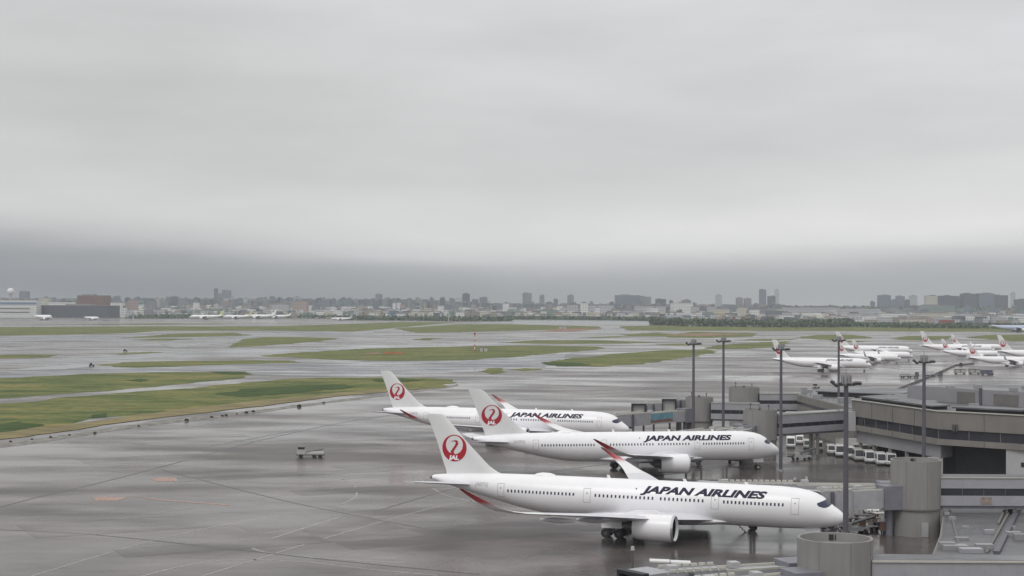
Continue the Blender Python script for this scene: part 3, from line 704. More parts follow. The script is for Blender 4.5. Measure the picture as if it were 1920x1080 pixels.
        bm = bmesh.new(); rs = []
        for t in (0, .1, .3, .6, .85, 1):
            k_ = max(.03, sin(pi * (.02 + .96 * t)) ** .5)
            rs.append([Vector((-(44.2 + 3.6 * t), .9 * k_ * cos(a), 8.0 + .55 * k_ * max(0, sin(a)))) for a in [2 * pi * j / 16 for j in range(16)]])
        rings(bm, rs); link('antenna_dome', bm, MB, root, smooth=60)
        bm = bmesh.new(); patch(bm, 1.35, 1.42, 3.6, 4.1, .02, 1, 1, 1); link('sensor', bm, M_line, root)
    elif title:
        tb = text_mesh('JAPAN AIRLINES', 1.6, .38, .04, 1.0)
        xs = [v.co.x for v in tb.verts]; x0, x1 = min(xs), max(xs); k = 18.0 / (x1 - x0)
        for v in tb.verts: v.co.x = (v.co.x - x0) * k
        for i in range(1, 5):
            bmesh.ops.bisect_plane(tb, geom=tb.verts[:] + tb.edges[:] + tb.faces[:], plane_co=(0, i * .25, 0), plane_no=(0, 1, 0))
        for v in tb.verts: v.co = c.side(30 - v.co.x, 6.35 + v.co.y, .03, 1)
        link('airline_name', tb, M_black, root)
    return root

GJ = 'white jets with the red crane tail at the stands'
make_aircraft('airliner', 'largest and nearest white jet, its nose just behind the pale round concrete tower', (48.34, 223.5), radians(-20.53), GJ, reg='JA07XJ')
make_aircraft('airliner', 'middle one of the three big white jets, nose pointing at the row of white vans', (56.32, 325.8), radians(9.29), GJ, reg='JA09XJ')
make_aircraft('airliner', 'third big white jet from the front, nose by the bridge with the blue advert', (28.75, 377.3), radians(-18.6), GJ, reg='JA03XJ')
GF = 'white jets on the far apron right'
K767 = dict(sx=.765, sd=.84, sf=.93, sw=.735, tip='plain', detail=1)
K737 = dict(sx=.56, sd=.66, sf=.735, sw=.545, tip='blended', detail=1)
def nose_at(px, py_ground, **k):
    return G(px, py_ground)
p = G(1634, 697); make_aircraft('airliner', 'white jet crossing the far apron alone, its red tail mark behind a lamp mast', (p.x, p.y), radians(-14), GF, **K767)
p = G(1712, 668); make_aircraft('airliner', 'farthest of the three overlapping white jets right of the lone one', (p.x, p.y), radians(-10), GF, **K767)
p = G(1712, 676); make_aircraft('airliner', 'middle of the three overlapping white jets, tail between the other two tails', (p.x, p.y), radians(-12), GF, title=False, **K737)
p = G(1690, 681); make_aircraft('airliner', 'smallest nearest of the three overlapping white jets, low behind the lone one', (p.x, p.y), radians(-12), GF, title=False, **K737)
p = G(1866, 665); make_aircraft('airliner', 'long white jet at far right whose tall tail stands over the grass strip', (p.x, p.y), radians(-9), GF, **K767)
p = G(1876, 673); make_aircraft('airliner', 'smaller white jet in front of the long one at far right', (p.x, p.y), radians(-8), GF, title=False, **K737)
p = G(1965, 688); make_aircraft('airliner', 'white jet at right edge with its tail beside the nose of its neighbour', (p.x, p.y), radians(-12), GF, title=False, sx=.66, sd=.68, sf=.75, sw=.545, tip='blended', detail=1)
p = G(2030, 678); make_aircraft('airliner', 'white jet cut off by the right edge, only its tail in view', (p.x, p.y), radians(-10), GF, **K767)
p = G(1880, 659); make_aircraft('airliner', 'hidden white jet whose grey tail rises behind the long one at far right', (p.x, p.y), radians(-12), GF, title=False, **K737)
GB = 'parked jets across the field on the left'
M_ylw = mat('pale_yellow_fin', (.62, .62, .36), .4)
def far(px, py, hd, lb, **k):
    p = G(px, py); make_aircraft('airliner', lb, (p.x, p.y), radians(hd), GB, detail=1, title=False, **k)
far(355, 598.5, 176, 'leftmost white jet of the far row, its nose toward the left', logo=False, tip='plain', fin=M_ylw)
far(418, 598, 178, 'second white jet of the far row, pale tail overlapping the first', logo=False, tip='plain', fin=M_ylw, sx=.85, sd=.9, sf=.9, sw=.8)
far(455, 597.5, 178, 'third white jet of the far row', logo=False, tip='plain', fin=M_white)
far(496, 597, 178, 'rightmost white jet of the far row in front of the grey box building', logo=False, tip='plain', fin=M_white, sx=.8, sd=.85, sf=.6, sw=.8)
far(620, 601, 178, 'small white jet parked alone right of the far row', logo=False, tip='plain', fin=M_vang, sx=.6, sd=.66, sf=.73, sw=.55)
far(98, 600.5, -8, 'white jet parked before the dark hangar beside the white one', logo=False, tip='plain', fin=M_blue, sx=.5, sd=1.1, sf=.5, sw=.55)
far(186, 600.5, -8, 'white jet parked before the middle of the dark hangar', logo=False, tip='plain', fin=M_blue, sx=.42, sd=.75, sf=.45, sw=.5)
far(768, 599.5, 5, 'tiny jet with a pale teal tail beyond the grass in the centre', logo=False, tip='plain', fin=M_teal, body=M_teal, sx=.6, sd=.66, sf=.8, sw=.55)
far(1950, 622, -3, 'white and blue jet far out at the right edge beyond the verge', logo=False, tip='plain', fin=M_white, body=mat('pale_blue_hull', (.5, .56, .7), .4, var=.05), sx=.95, sd=1.0, sf=.5, sw=.9)

# ------------------------------------------------------------------ lamp masts
def lamp_mast(px, D, top, lb, first=[None]):
    p = AT(px, D)
    if first[0] is not None:
        o = dup(first[0], label=lb, loc=(p.x, p.y, 0)); return o
    r = thing('lamp_mast', lb, 'floodlight mast', (p.x, p.y, 0), 0, 'apron floodlight masts'); first[0] = r
    bm = bmesh.new(); tube(bm, (0, 0, 0), (0, 0, top), .38, .27, 16); link('mast', bm, M_steel, r, smooth=40)
    bm = bmesh.new(); tube(bm, (0, 0, 0), (0, 0, .35), .7, .6, 16); link('foot', bm, M_conc, r)
    bm = bmesh.new()
    for a in range(12):
        t = 2 * pi * a / 12; t2 = 2 * pi * (a + 1) / 12
        tube(bm, (1.0 * cos(t), 1.0 * sin(t), top - .1), (1.0 * cos(t2), 1.0 * sin(t2), top - .1), .06, n=6)
        if a % 2 == 0: tube(bm, (0, 0, top - .1), (1.0 * cos(t), 1.0 * sin(t), top - .1), .05, n=6)
    tube(bm, (-1.65, 0, top), (1.7, 0, top), .08, n=8)
    tube(bm, (0, -1.4, top), (0, 1.4, top), .07, n=8)
    link('head_frame', bm, M_steel, r)
    bm = bmesh.new()
    for a in range(10):
        t = 2 * pi * a / 10
        box(bm, -.13, .13, -.02, .02, 0, 1.15, Matrix.Translation((.62 * cos(t), .62 * sin(t), top)) @ Matrix.Rotation(t + pi / 2, 4, 'Z'))
    tube(bm, (0, 0, top), (0, 0, top + 1.0), .3, n=10)
    link('cage', bm, M_cage, r)
    bm = bmesh.new(); tube(bm, (0, 0, top + .9), (0, 0, top + 2.0), .05, .02, 6); link('lightning_rod', bm, M_steel, r)
    for x, y, z, a in ((-1.65, 0, .25, .5), (-1.25, -.2, -.1, .3), (-.9, -.9, .1, .2), (1.6, 0, .12, 0), (1.15, -.3, .12, -.2), (.8, -.95, .15, -.3), (0, 1.4, .1, 0), (0, -1.4, .1, 0)):
        bm = bmesh.new(); box(bm, -.24, .24, -.16, .16, -.15, .2, Matrix.Translation((x, y, top + z)) @ Matrix.Rotation(a, 4, 'Y') @ Matrix.Rotation(.5, 4, 'X')); tube(bm, (x, y, top), (x * .9, y * .9, top + z), .04, n=5)
        link('lamp', bm, M_lamp, r)
    return r
MH = 25.2
for px, D, lb in ((1587, 186, 'nearest and thickest lamp mast, rising right in front of the nose of the largest jet'), (1733, 257, 'lamp mast rising behind the round tower with the wide corridor, before the terminal front'),
                  (1465, 322, 'lamp mast just right of the nose of the middle big jet'), (1573, 402, 'slim far lamp mast seen just left of the nearest one'),
                  (1357, 388, 'far lamp mast right hand one of the pair over the middle jet'), (1301, 362, 'far lamp mast left hand one of the pair, behind the leftmost round tower')):
    lamp_mast(px, D, MH, lb)

# ------------------------------------------------------------------ round towers, corridors, jet bridges
def tower(px, D, r_, top, lb, door=False, posts=True):
    p = AT(px, D); o = thing('boarding_tower', lb, 'round tower', (p.x, p.y, 0), 0, 'round concrete bridge towers')
    n = 48
    def ring(rad, z): return [Vector((rad * cos(2 * pi * i / n), rad * sin(2 * pi * i / n), z)) for i in range(n)]
    bm = bmesh.new(); rings(bm, [ring(r_, 4.2), ring(r_, top), ring(r_ - .25, top), ring(r_ - .25, top - .9)], caps=False); bm.faces.new([bm.verts.new(v) for v in ring(r_ - .24, top - .9)])
    link('drum', bm, M_conc, o, smooth=40)
    bm = bmesh.new(); rings(bm, [ring(r_ + .12, 3.95), ring(r_ + .12, 4.2), ring(r_ - .1, 4.2)], caps=False); link('ledge', bm, M_conc_d, o, smooth=40)
    bm = bmesh.new(); rings(bm, [ring(r_ - .15, 0), ring(r_ - .15, 3.95)], caps=False); link('base', bm, M_conc, o, smooth=40)
    bm = bmesh.new(); box(bm, .1, .55, r_ - .4, r_ - .27, top - .75, top - .2); box(bm, .7, .8, r_ - .4, r_ - .27, top - .75, top - .2); link('vent', bm, M_dark, o)
    for a in (-2.2, -1.35, -.6):
        bm = bmesh.new(); M = Matrix.Rotation(a, 4, 'Z'); box(bm, r_ - .02, r_ + .012, -.02, .02, 4.25, top - .05, M); link('panel_joint', bm, M_conc_d, o)
    for x_, y_, h_t in (((-r_ * .5, r_ * .5, 1.2), (r_ * .55, r_ * .3, .9), (-.2, -r_ * .2, .5)) if posts else ()):
        bm = bmesh.new(); tube(bm, (x_, y_, top - .9), (x_, y_, top + h_t), .09, n=6); box(bm, x_ - .18, x_ + .18, y_ - .18, y_ + .18, top + h_t - .35, top + h_t); link('roof_post', bm, M_lamp, o)
    if door:
        bm = bmesh.new(); M = Matrix.Rotation(-1.45, 4, 'Z'); box(bm, r_ - .3, r_ + .03, -.5, .5, 0.05, 2.2, M); link('door', bm, M_lpanel, o)
    return p
T_N = tower(1567, 156, 3.75, 11.35, 'nearest round concrete tower at the bottom edge, topped by a small black vent', posts=False)
T_2 = tower(1718, 235, 3.75, 11.3, 'tall round tower beside the nose of the largest jet, with a door at its foot', True, False)
T_3 = tower(1426, 350, 3.8, 10.9, 'round tower directly behind the nose of the middle big jet')
T_4 = tower(1312, 405, 3.6, 10.3, 'leftmost round tower, by the bridge with the blue advert')
T_5 = tower(1396, 437, 4.3, 11.2, 'farthest round tower, standing behind the right hand far lamp mast')

def corridor(p0, p1, top, bot, wz0, wz1, w, lb, ribs=2.5, rest=True, colz=True):
    p0, p1 = Vector(p0[:2]), Vector(p1[:2]); d = (p1 - p0).normalized(); n = Vector((-d.y, d.x)); L_ = (p1 - p0).length
    o = thing('boarding_corridor', lb, 'corridor', (p0.x, p0.y, 0), atan2(d.y, d.x), 'raised corridors to the round towers')
    def bx(bm, y0, y1, z0, z1, x0=0, x1=None): box(bm, x0, L_ if x1 is None else x1, y0, y1, z0, z1)
    h = w / 2
    bm = bmesh.new(); bx(bm, -h, h, bot, wz0); bx(bm, -h, h, wz1, top)
    k = int(L_ / ribs)
    for i in range(k + 1):
        x = min(L_ - .06, i * L_ / max(1, k)); box(bm, x, x + .05, -h - .02, h + .02, bot + .02, wz0 - .02); box(bm, x, x + .05, -h - .02, h + .02, wz1 + .02, top - .02)
    link('wall', bm, M_corr, o)
    bm = bmesh.new(); bx(bm, -h + .12, h - .12, wz0, wz1); n0 = len(bm.faces)
    for i in range(k + 1):
        x = min(L_ - .06, i * L_ / max(1, k)); box(bm, x, x + .06, -h + .09, h - .09, wz0, wz1)
    paint(bm, n0, 1); link('window_band', bm, [M_glass, M_conc_d], o)
    bm = bmesh.new(); bx(bm, -h - .15, h + .15, top, top + .18); link('roof_edge', bm, M_cream, o)
    bm = bmesh.new(); bx(bm, -h + .1, h - .1, top + .18, top + .22); link('roof', bm, M_roofwet, o)
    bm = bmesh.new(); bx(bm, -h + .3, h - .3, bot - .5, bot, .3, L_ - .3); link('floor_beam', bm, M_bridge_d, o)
    if colz:
        for i in range(1, max(2, int(L_ / 14) + 1)):
            x = i * L_ / (int(L_ / 14) + 1); 
            for s in (-1, 1):
                bm = bmesh.new(); box(bm, x - .3, x + .3, s * (h - .8) - .3, s * (h - .8) + .3, 0, bot - .5); link('column', bm, M_conc, o)
    return o
corridor((T_N.x + 3.3, 156), (92, 156), 9.2, 4.6, 6.1, 7.1, 3.8, 'nearest raised corridor running along the bottom right edge', 1.6)
co2 = corridor((T_2.x + 3.3, 235), (110, 235), 8.7, 4.55, 6.05, 7.15, 3.6, 'raised corridor with a faded orange mark, leaving the tall tower with the door', 3.2)
bm = bmesh.new(); box(bm, 6.0, 7.7, -1.86, -1.83, 4.75, 5.85); link('faded_mark', bm, mat('faded_orange_panel', (.30, .24, .21), .6, var=.3, scale=2), co2)
corridor((T_3.x + 3.3, 350), (80.5, 366), 9.7, 5.4, 6.8, 7.7, 3.6, 'raised corridor from the tower behind the middle jet up to the terminal corner', 2.6)
corridor((T_4.x + 3.0, 403), (64, 400), 8.9, 4.8, 6.2, 7.2, 3.4, 'short raised corridor between the leftmost tower and its right hand neighbour', 2.4)
corridor((T_5.x + 3.9, 436), (84, 436), 9.4, 5.0, 6.6, 7.6, 3.4, 'farthest raised corridor, leaving the farthest tower to the right', 2.4)

def jet_bridge(p0, p1, lb, z0=4.2, z1=3.9, advert=False, cabdir=None, open_cab=False, stair=True, face=None):
    """telescopic bridge from tower p0 to cab p1; floor heights z0 and z1"""
    p0, p1 = Vector(p0[:2]), Vector(p1[:2]); d = (p1 - p0); L_ = d.length; d.normalize(); n = Vector((-d.y, d.x))
    o = thing('jet_bridge', lb, 'boarding bridge', (p0.x, p0.y, 0), atan2(d.y, d.x), 'boarding bridges')
    hh = 2.9
    def lz(x): return z0 + (z1 - z0) * x / L_
    def tun(bm, x0, x1, w, zb, zt):
        seg(bm, (x0, 0), (x1, 0), w, lz(x0) + zb, lz(x0) + zt, lz(x1) + zb, lz(x1) + zt)
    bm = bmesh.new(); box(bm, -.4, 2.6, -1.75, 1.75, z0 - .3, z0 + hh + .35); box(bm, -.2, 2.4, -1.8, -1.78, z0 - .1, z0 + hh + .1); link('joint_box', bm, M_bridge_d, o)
    m_ = L_ * .52
    bm = bmesh.new(); tun(bm, 2.61, m_ + .6, 2.7, 0, hh - .25)
    link('tunnel', bm, M_bridge, o)
    bm = bmesh.new(); tun(bm, m_, L_ - 2.2, 3.15, -.12, hh)
    k = int((L_ - 2.2 - m_) / .9)
    for i in range(k + 1):
        x = m_ + i * .9; tun(bm, x, x + .1, 3.27, -.12, hh + .06)
    link('tunnel', bm, M_bridge, o)
    bm = bmesh.new()
    for y in (-1.5, 1.5):
        for i in range(k):
            x = m_ + .12 + i * .9; seg(bm, (x, y), (x + .66, y), .3, lz(x) + hh + .07, lz(x) + hh + .34, lz(x + .66) + hh + .07, lz(x + .66) + hh + .34)
    for y in (-1.25, 1.25): seg(bm, (2.7, y), (m_ - .05, y), .2, z0 + hh - .24, z0 + hh - .02, lz(m_) + hh - .24, lz(m_) + hh - .02)
    link('roof_rail', bm, M_cream, o)
    # cab
    e = bpy.data.objects.new('cab', None); C.objects.link(e); e.parent = o; e.location = (L_ - .6, 0, 0); e.rotation_euler = (0, 0, (cabdir or 0) if face is None else face - atan2(d.y, d.x))
    bm = bmesh.new(); box(bm, -1.9, 1.3, -1.9, 1.9, lz(L_) - .2, lz(L_) + hh + .1); link('cab_shell', bm, M_bridge, e)
    bm = bmesh.new(); box(bm, 1.3, 1.36, -1.5, 1.5, lz(L_), lz(L_) + hh - .35); link('cab_opening', bm, M_vang if open_cab else M_dark, e)
    bm = bmesh.new()
    for s in (-1, 1): box(bm, 1.3, 2.2, s * 1.72 - .18, s * 1.72 + .18, lz(L_) - .1, lz(L_) + hh + .25)
    box(bm, 1.3, 2.2, -1.54, 1.54, lz(L_) + hh - .1, lz(L_) + hh + .25); link('canopy_bellows', bm, M_dark, e)
    # drive column
    bm = bmesh.new(); x = L_ * .74
    for y in (-1.9, 1.9): box(bm, x - .2, x + .2, y - .18, y + .18, .9, lz(x) + 1.2 + 1.7)
    box(bm, x - .25, x + .25, -1.9, 1.9, lz(x) - .6, lz(x) - .2); box(bm, x - .7, x + .7, -1.5, 1.5, .7, 1.0); link('drive_column', bm, M_steel, o)
    for y in (-1.2, 1.2):
        bm = bmesh.new(); tubewheel(bm, x, y, .55, .55, .45); link('wheel', bm, M_tyre, o, smooth=30)
    bm = bmesh.new(); tube(bm, (1.1, 0, 0), (1.1, 0, z0 - .3), .55, n=16); link('support_column', bm, M_bridge_d, o, smooth=30)
    if stair:
        bm = bmesh.new(); x = L_ - 1.8; zz = lz(x)
        for i in range(14):
            t = i / 13; box(bm, x - 4.5 * t - .2, x - 4.5 * t + .2, 1.95, 2.85, zz * (1 - t) + .02, zz * (1 - t) + .1)
        for y in (1.95, 2.85):
            tube(bm, (x, y, zz + 1.0), (x - 4.5, y, 1.0), .04, n=5); tube(bm, (x, y, zz), (x - 4.5, y, .05), .07, n=5)
        link('stair', bm, M_cage, o)
    for x in (m_ - 1.5, L_ - 3.4):
        bm = bmesh.new(); box(bm, x - .5, x + .5, -.6, .6, lz(x) + hh + .02, lz(x) + hh + .55); link('roof_unit', bm, M_lpanel, o)
    if advert:
        s = -1 if n.y > 0 else 1
        bm = bmesh.new(); x0, x1 = L_ * .24, L_ * .51; y = s * 1.37
        a = [(x0, lz(x0) + .9), (x1, lz(x1) + .9), (x1, lz(x1) + 2.65), (x0, lz(x0) + 2.65)]
        bm.faces.new([bm.verts.new((x, y, z)) for x, z in a]); ad = link('advert', bm, M_adblue, o)
        bm = bmesh.new(); a = [(x0, lz(x0) + .35), (x1, lz(x1) + .35), (x1, lz(x1) + .9), (x0 + 1.4, lz(x0) + 1.15), (x0, lz(x0) + .9)]
        bm.faces.new([bm.verts.new((x, y - .004 * -s, z)) for x, z in a]); link('advert_skyline', bm, M_brick, ad)
    return o
jet_bridge((T_2.x - 3.2, 234), (43.6, 231.2), 'boarding bridge touching the far side of the largest jet behind its nose', 4.3, 3.9, cabdir=radians(60))
jet_bridge((T_2.x - 2.4, 238), (29.5, 238.5), 'second boarding bridge of the largest jet, reaching farther left behind it', 4.3, 4.3, cabdir=radians(60))
jet_bridge((T_N.x - 2.2, 161), (13.0, 155.5), 'ribbed boarding bridge along the bottom edge, left of the nearest tower', 5.05, 4.95, cabdir=radians(20))
jet_bridge((T_N.x - 2.9, 153.6), (16, 149.0), 'lowest boarding bridge, only its joint box showing at the bottom', 5.3, 5.0, cabdir=radians(20))
jet_bridge((T_3.x - 2.8, 347.5), (46.8, 331.2), 'right hand boarding bridge meeting the middle big jet just behind its nose', 4.3, 4.0, cabdir=radians(-20))
jet_bridge((T_3.x - 3.6, 350), (34.5, 327.0), 'left hand boarding bridge of the middle big jet, seen over its roof', 4.3, 4.3, cabdir=radians(-20))
jet_bridge((T_4.x - 3.2, 403), (23.3, 383.0), 'boarding bridge with a blue advert, at the nose of the third big jet', 4.2, 3.9, advert=True, cabdir=radians(30))
jet_bridge((T_4.x + .5, 415), (41.0, 407), 'right hand one of the two boarding bridges showing black cab mouths', 5.6, 6.5, face=radians(-95), open_cab=True, stair=False)
jet_bridge((T_4.x - 4.0, 412), (32.6, 402), 'left hand one of the two boarding bridges showing black cab mouths', 5.4, 5.6, face=radians(-95), open_cab=True, stair=False)

# ------------------------------------------------------------------ terminal
def terminal():
    o = thing('terminal_building', 'long grey beige terminal at right with a dark window band and a black vehicle opening', 'terminal', (77, 350, 0))
    P = [(77, 350), (86.4, 314), (101.5, 301.5), (170, 286), (190, 345), (112, 392)]
    P = [(x - 77, y - 350) for x, y in P]
    bm = bmesh.new(); prism(bm, P, 9.5, 13.1); prism(bm, P, 6.35, 7.55); n0 = len(bm.faces)
    I = inset(P, .05 * -1)
    for (a, b) in ((0, 1), (1, 2), (2, 3)):
        A, B = Vector(I[a]), Vector(I[b]); L_ = (B - A).length; k = int(L_ / 9)
        for i in range(1, k):
            q = A.lerp(B, i / k); d = (B - A).normalized() * .06; seg(bm, q - d, q + d, .08, 6.4, 7.5); seg(bm, q - d, q + d, .08, 9.55, 13.0)
    paint(bm, n0, 1); link('wall', bm, [M_beige, M_conc_d], o)
    Q = inset(P, .35); bm = bmesh.new(); prism(bm, Q, 7.55, 9.5); n0 = len(bm.faces); Q = inset(P, .3)
    for (a, b) in ((0, 1), (1, 2), (2, 3)):
        A, B = Vector(Q[a]), Vector(Q[b]); L_ = (B - A).length; k = int(L_ / 5.2)
        for i in range(k + 1):
            q = A.lerp(B, i / k); d = (B - A).normalized() * .07; seg(bm, q - d, q + d, .14, 7.55, 9.5)
    paint(bm, n0, 1); link('window_band', bm, [M_glass, M_conc_d], o)
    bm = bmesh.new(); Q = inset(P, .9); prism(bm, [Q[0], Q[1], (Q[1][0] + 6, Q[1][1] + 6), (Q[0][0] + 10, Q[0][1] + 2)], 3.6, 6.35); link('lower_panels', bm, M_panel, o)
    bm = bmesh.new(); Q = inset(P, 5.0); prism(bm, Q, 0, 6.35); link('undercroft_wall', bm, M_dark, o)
    # white block right of the opening
    bm = bmesh.new(); A = Vector((97.5 - 77, 305.2 - 350)); B = Vector((101.8 - 77, 302.4 - 350)); Cc = Vector((150 - 77, 291.5 - 350))
    prism(bm, [A, B, Cc, Cc + Vector((3, 12)), A + Vector((5, 9))], 0, 6.3); link('service_block', bm, M_lpanel, o)
    bm = bmesh.new(); d = (Cc - B).normalized(); 
    dd = (B - A).normalized(); q = A + dd * 2.9; seg(bm, q, q + dd * 1.9, .1, 3.0, 3.9); q = B + d * .4; seg(bm, q, q + d * 6, .1, 3.0, 3.9)
    link('service_windows', bm, M_dark, o)
    # pillars in the undercroft
    Q = inset(P, 1.4)
    for (a, b, ts) in ((0, 1, (.02, .2, .4, .6, .8, .97)), (1, 2, (.95,))):
        for t in ts:
            q = Vector(Q[a]).lerp(Vector(Q[b]), t); bm = bmesh.new(); box(bm, q.x - .35, q.x + .35, q.y - .35, q.y + .35, 0, 6.35 if a == 1 else 3.6); link('pillar', bm, M_conc, o)
    bm = bmesh.new(); q = inset(P, .85)[1]; box(bm, q[0] - 2.0, q[0] + .6, q[1] + .4, q[1] + 2.6, 0, 3.6); link('corner_wall', bm, M_lpanel, o)
    # roof and parapet
    bm = bmesh.new(); prism(bm, inset(P, .45), 13.1, 13.16); link('roof', bm, M_roofwet, o)
    bm = bmesh.new(); Q0 = inset(P, -.06); 
    for a, b in ((0, 1), (1, 2), (2, 3), (5, 0)):
        seg(bm, Q0[a], Q0[b], .35, 13.1 if a != 5 else 13.103, 13.3 if a != 5 else 13.297)
    link('parapet', bm, M_cream, o)
    # raised clerestory roofs with dark glazing below
    for pts, nm in (([(1.2, -1.5), (9.2, -32.5), (13.5, -30.5), (10, 6)], 0), ([(12.3, -36.0), (23.6, -45.2), (27.5, -40.5), (17.5, -32.0)], 1), ([(25.2, -45.6), (80, -58.0), (82, -52.0), (28, -40.4)], 2)):
        bm = bmesh.new(); prism(bm, inset(pts, .5), 13.17, 13.75); link('clerestory_glazing', bm, M_dark, o)
        bm = bmesh.new(); prism(bm, pts, 13.75, 14.05); link('clerestory_roof', bm, M_roofwet, o)
    # roof plant block
    q = [(87 - 77 + 3, 350 - 350 + 2), (107 - 77, 326 - 350), (160 - 77, 314 - 350), (165 - 77, 330 - 350), (30, 10)]
    bm = bmesh.new(); prism(bm, q, 13.17, 16.3); link('roof_block', bm, M_panel, o)
    bm = bmesh.new(); prism(bm, inset(q, .4), 16.3, 16.36); link('roof_block_roof', bm, M_roofwet, o)
    A, B, C3 = Vector(q[0]), Vector(q[1]), Vector(q[2])
    for (s_, e_, t0, t1) in ((A, B, .46, .62), (A, B, .78, .99), (B, C3, .1, .22)):
        bm = bmesh.new(); a = s_.lerp(e_, t0); b = s_.lerp(e_, t1); seg(bm, a, b, .12, 13.3, 15.7)
        link('roof_block_panel', bm, M_conc_d, o)
    bm = bmesh.new()
    a = A.lerp(B, .66); seg(bm, a, A.lerp(B, .68), .5, 13.3, 16.7); link('roof_duct', bm, M_steel, o)
    for x, y, s, h in ((6, -12, 1.2, 1.1), (12.5, -18, 1.6, .9), (30, -36, 2.0, 1.2), (42, -40, 1.5, 1.5), (20, -25, 1.0, .8)):
        bm = bmesh.new(); box(bm, x - s, x + s, y - s * .6, y + s * .6, 13.2, 13.2 + h); link('roof_unit', bm, M_cage, o)
    for x, y in ((18.2, -14), (26, -8), (30, -20), (45, -26), (36, -10)):
        bm = bmesh.new(); box(bm, x - .8, x + .8, y - .6, y + .6, 16.37, 17.1); link('roof_unit', bm, M_cage, o)
    # wall sign lamps
    bm = bmesh.new(); q = Vector(P[1]).lerp(Vector(P[2]), .18)
    box(bm, q.x - .5, q.x - .2, q.y - .9, q.y - .2, 9.3, 10.7); box(bm, q.x + .1, q.x + .4, q.y - .9, q.y - .2, 9.3, 10.7); link('wall_lamps', bm, M_lamp, o)
    bm = bmesh.new(); box(bm, -.9, .5, -1.6, .1, 6.2, 10.6); link('stair_panel', bm, M_lpanel, o)
    return o
terminal()
def pier():
    o = thing('pier_building', 'low beige pier building behind the terminal corner with a dark roof edge', 'pier', (79, 426, 0))
    P = [(0, 2), (3.5, -64), (46, -44), (40, 30), (6, 24)]
    bm = bmesh.new(); prism(bm, P, 0, 9.6); link('wall', bm, M_beige, o)
    bm = bmesh.new(); prism(bm, inset(P, .4), 9.6, 9.66); link('roof', bm, M_roofwet, o)
    bm = bmesh.new(); prism(bm, inset(P, -.05), 7.0, 7.8); link('window_band', bm, M_glass, o)
    bm = bmesh.new(); prism(bm, [(4, -6), (22, -20), (34, 4), (14, 16)], 9.66, 10.9); link('roof_block', bm, M_dark, o)
    bm = bmesh.new(); prism(bm, inset([(4, -6), (22, -20), (34, 4), (14, 16)], -.5), 10.9, 11.15); link('roof_block_roof', bm, M_roofwet, o)
    for x, y, s, h in ((2.5, -14, 1.2, .9), (6, -30, 1.5, 1.2), (9, -24, 1.0, .8), (12, -44, 2.2, .8), (3, 8, .8, 1.6), (5, 14, 1.4, .7)):
        bm = bmesh.new(); box(bm, x - s, x + s, y - s * .7, y + s * .7, 9.67, 9.67 + h); link('roof_unit', bm, M_cage, o)
    bm = bmesh.new()
    for i in range(9): tube(bm, (1.0 + i * .5, -4 - i * 5, 9.6), (1.0 + i * .5, -4 - i * 5, 10.7), .05, n=5)
    link('roof_rail', bm, M_steel, o)
pier()
def low_roof():
    o = thing('low_building', 'low flat roofed service building between the two nearest corridors, puddles and plant on its roof', 'service building', (75, 205, 0))
    q = [G(1762, 1003, 3.2), G(1745, 1045, 3.2), G(1742, 1110, 3.2), G(2050, 1110, 3.2), G(2050, 925, 3.2), G(1772, 940, 3.2)]
    P = [(v.x - 75, v.y - 205) for v in q]
    bm = bmesh.new(); prism(bm, P, 0, 3.1); link('wall', bm, M_beige, o)
    bm = bmesh.new(); prism(bm, inset(P, .3), 3.1, 3.2); link('roof', bm, M_roofwet, o)
    def g(px, py): v = G(px, py, 3.2); return (v.x - 75, v.y - 205)
    for a, b, w, h in (((1868, 1040), (1920, 935), .75, .45), ((1850, 1038), (1893, 960), .35, .25), ((1800, 1030), (1780, 955), .25, .2), ((1790, 952), (1880, 948), .4, .3), ((1872, 985), (1890, 945), .3, .4)):
        bm = bmesh.new(); seg(bm, g(*a), g(*b), w, 3.2, 3.2 + h); link('roof_duct', bm, M_steel if w > .7 else M_conc_d, o)
    for px, py, s, h in ((1803, 1012, .9, .35), (1790, 1030, 1.6, .6), (1775, 1028, 1.0, .8), (1820, 1035, 1.4, .5), (1845, 1030, 1.1, .7), (1810, 990, .5, .3), (1855, 1000, .7, .5), (1900, 1005, 1.0, .6), (1912, 1012, .8, .8), (1775, 965, .4, .4), (1785, 975, .5, .5), (1895, 990, .6, .3)):
        x, y = g(px, py); bm = bmesh.new(); box(bm, x - s, x + s, y - s * .6, y + s * .6, 3.2, 3.2 + h); link('roof_unit', bm, random.choice([M_cage, M_panel, M_corr]), o)
low_roof()

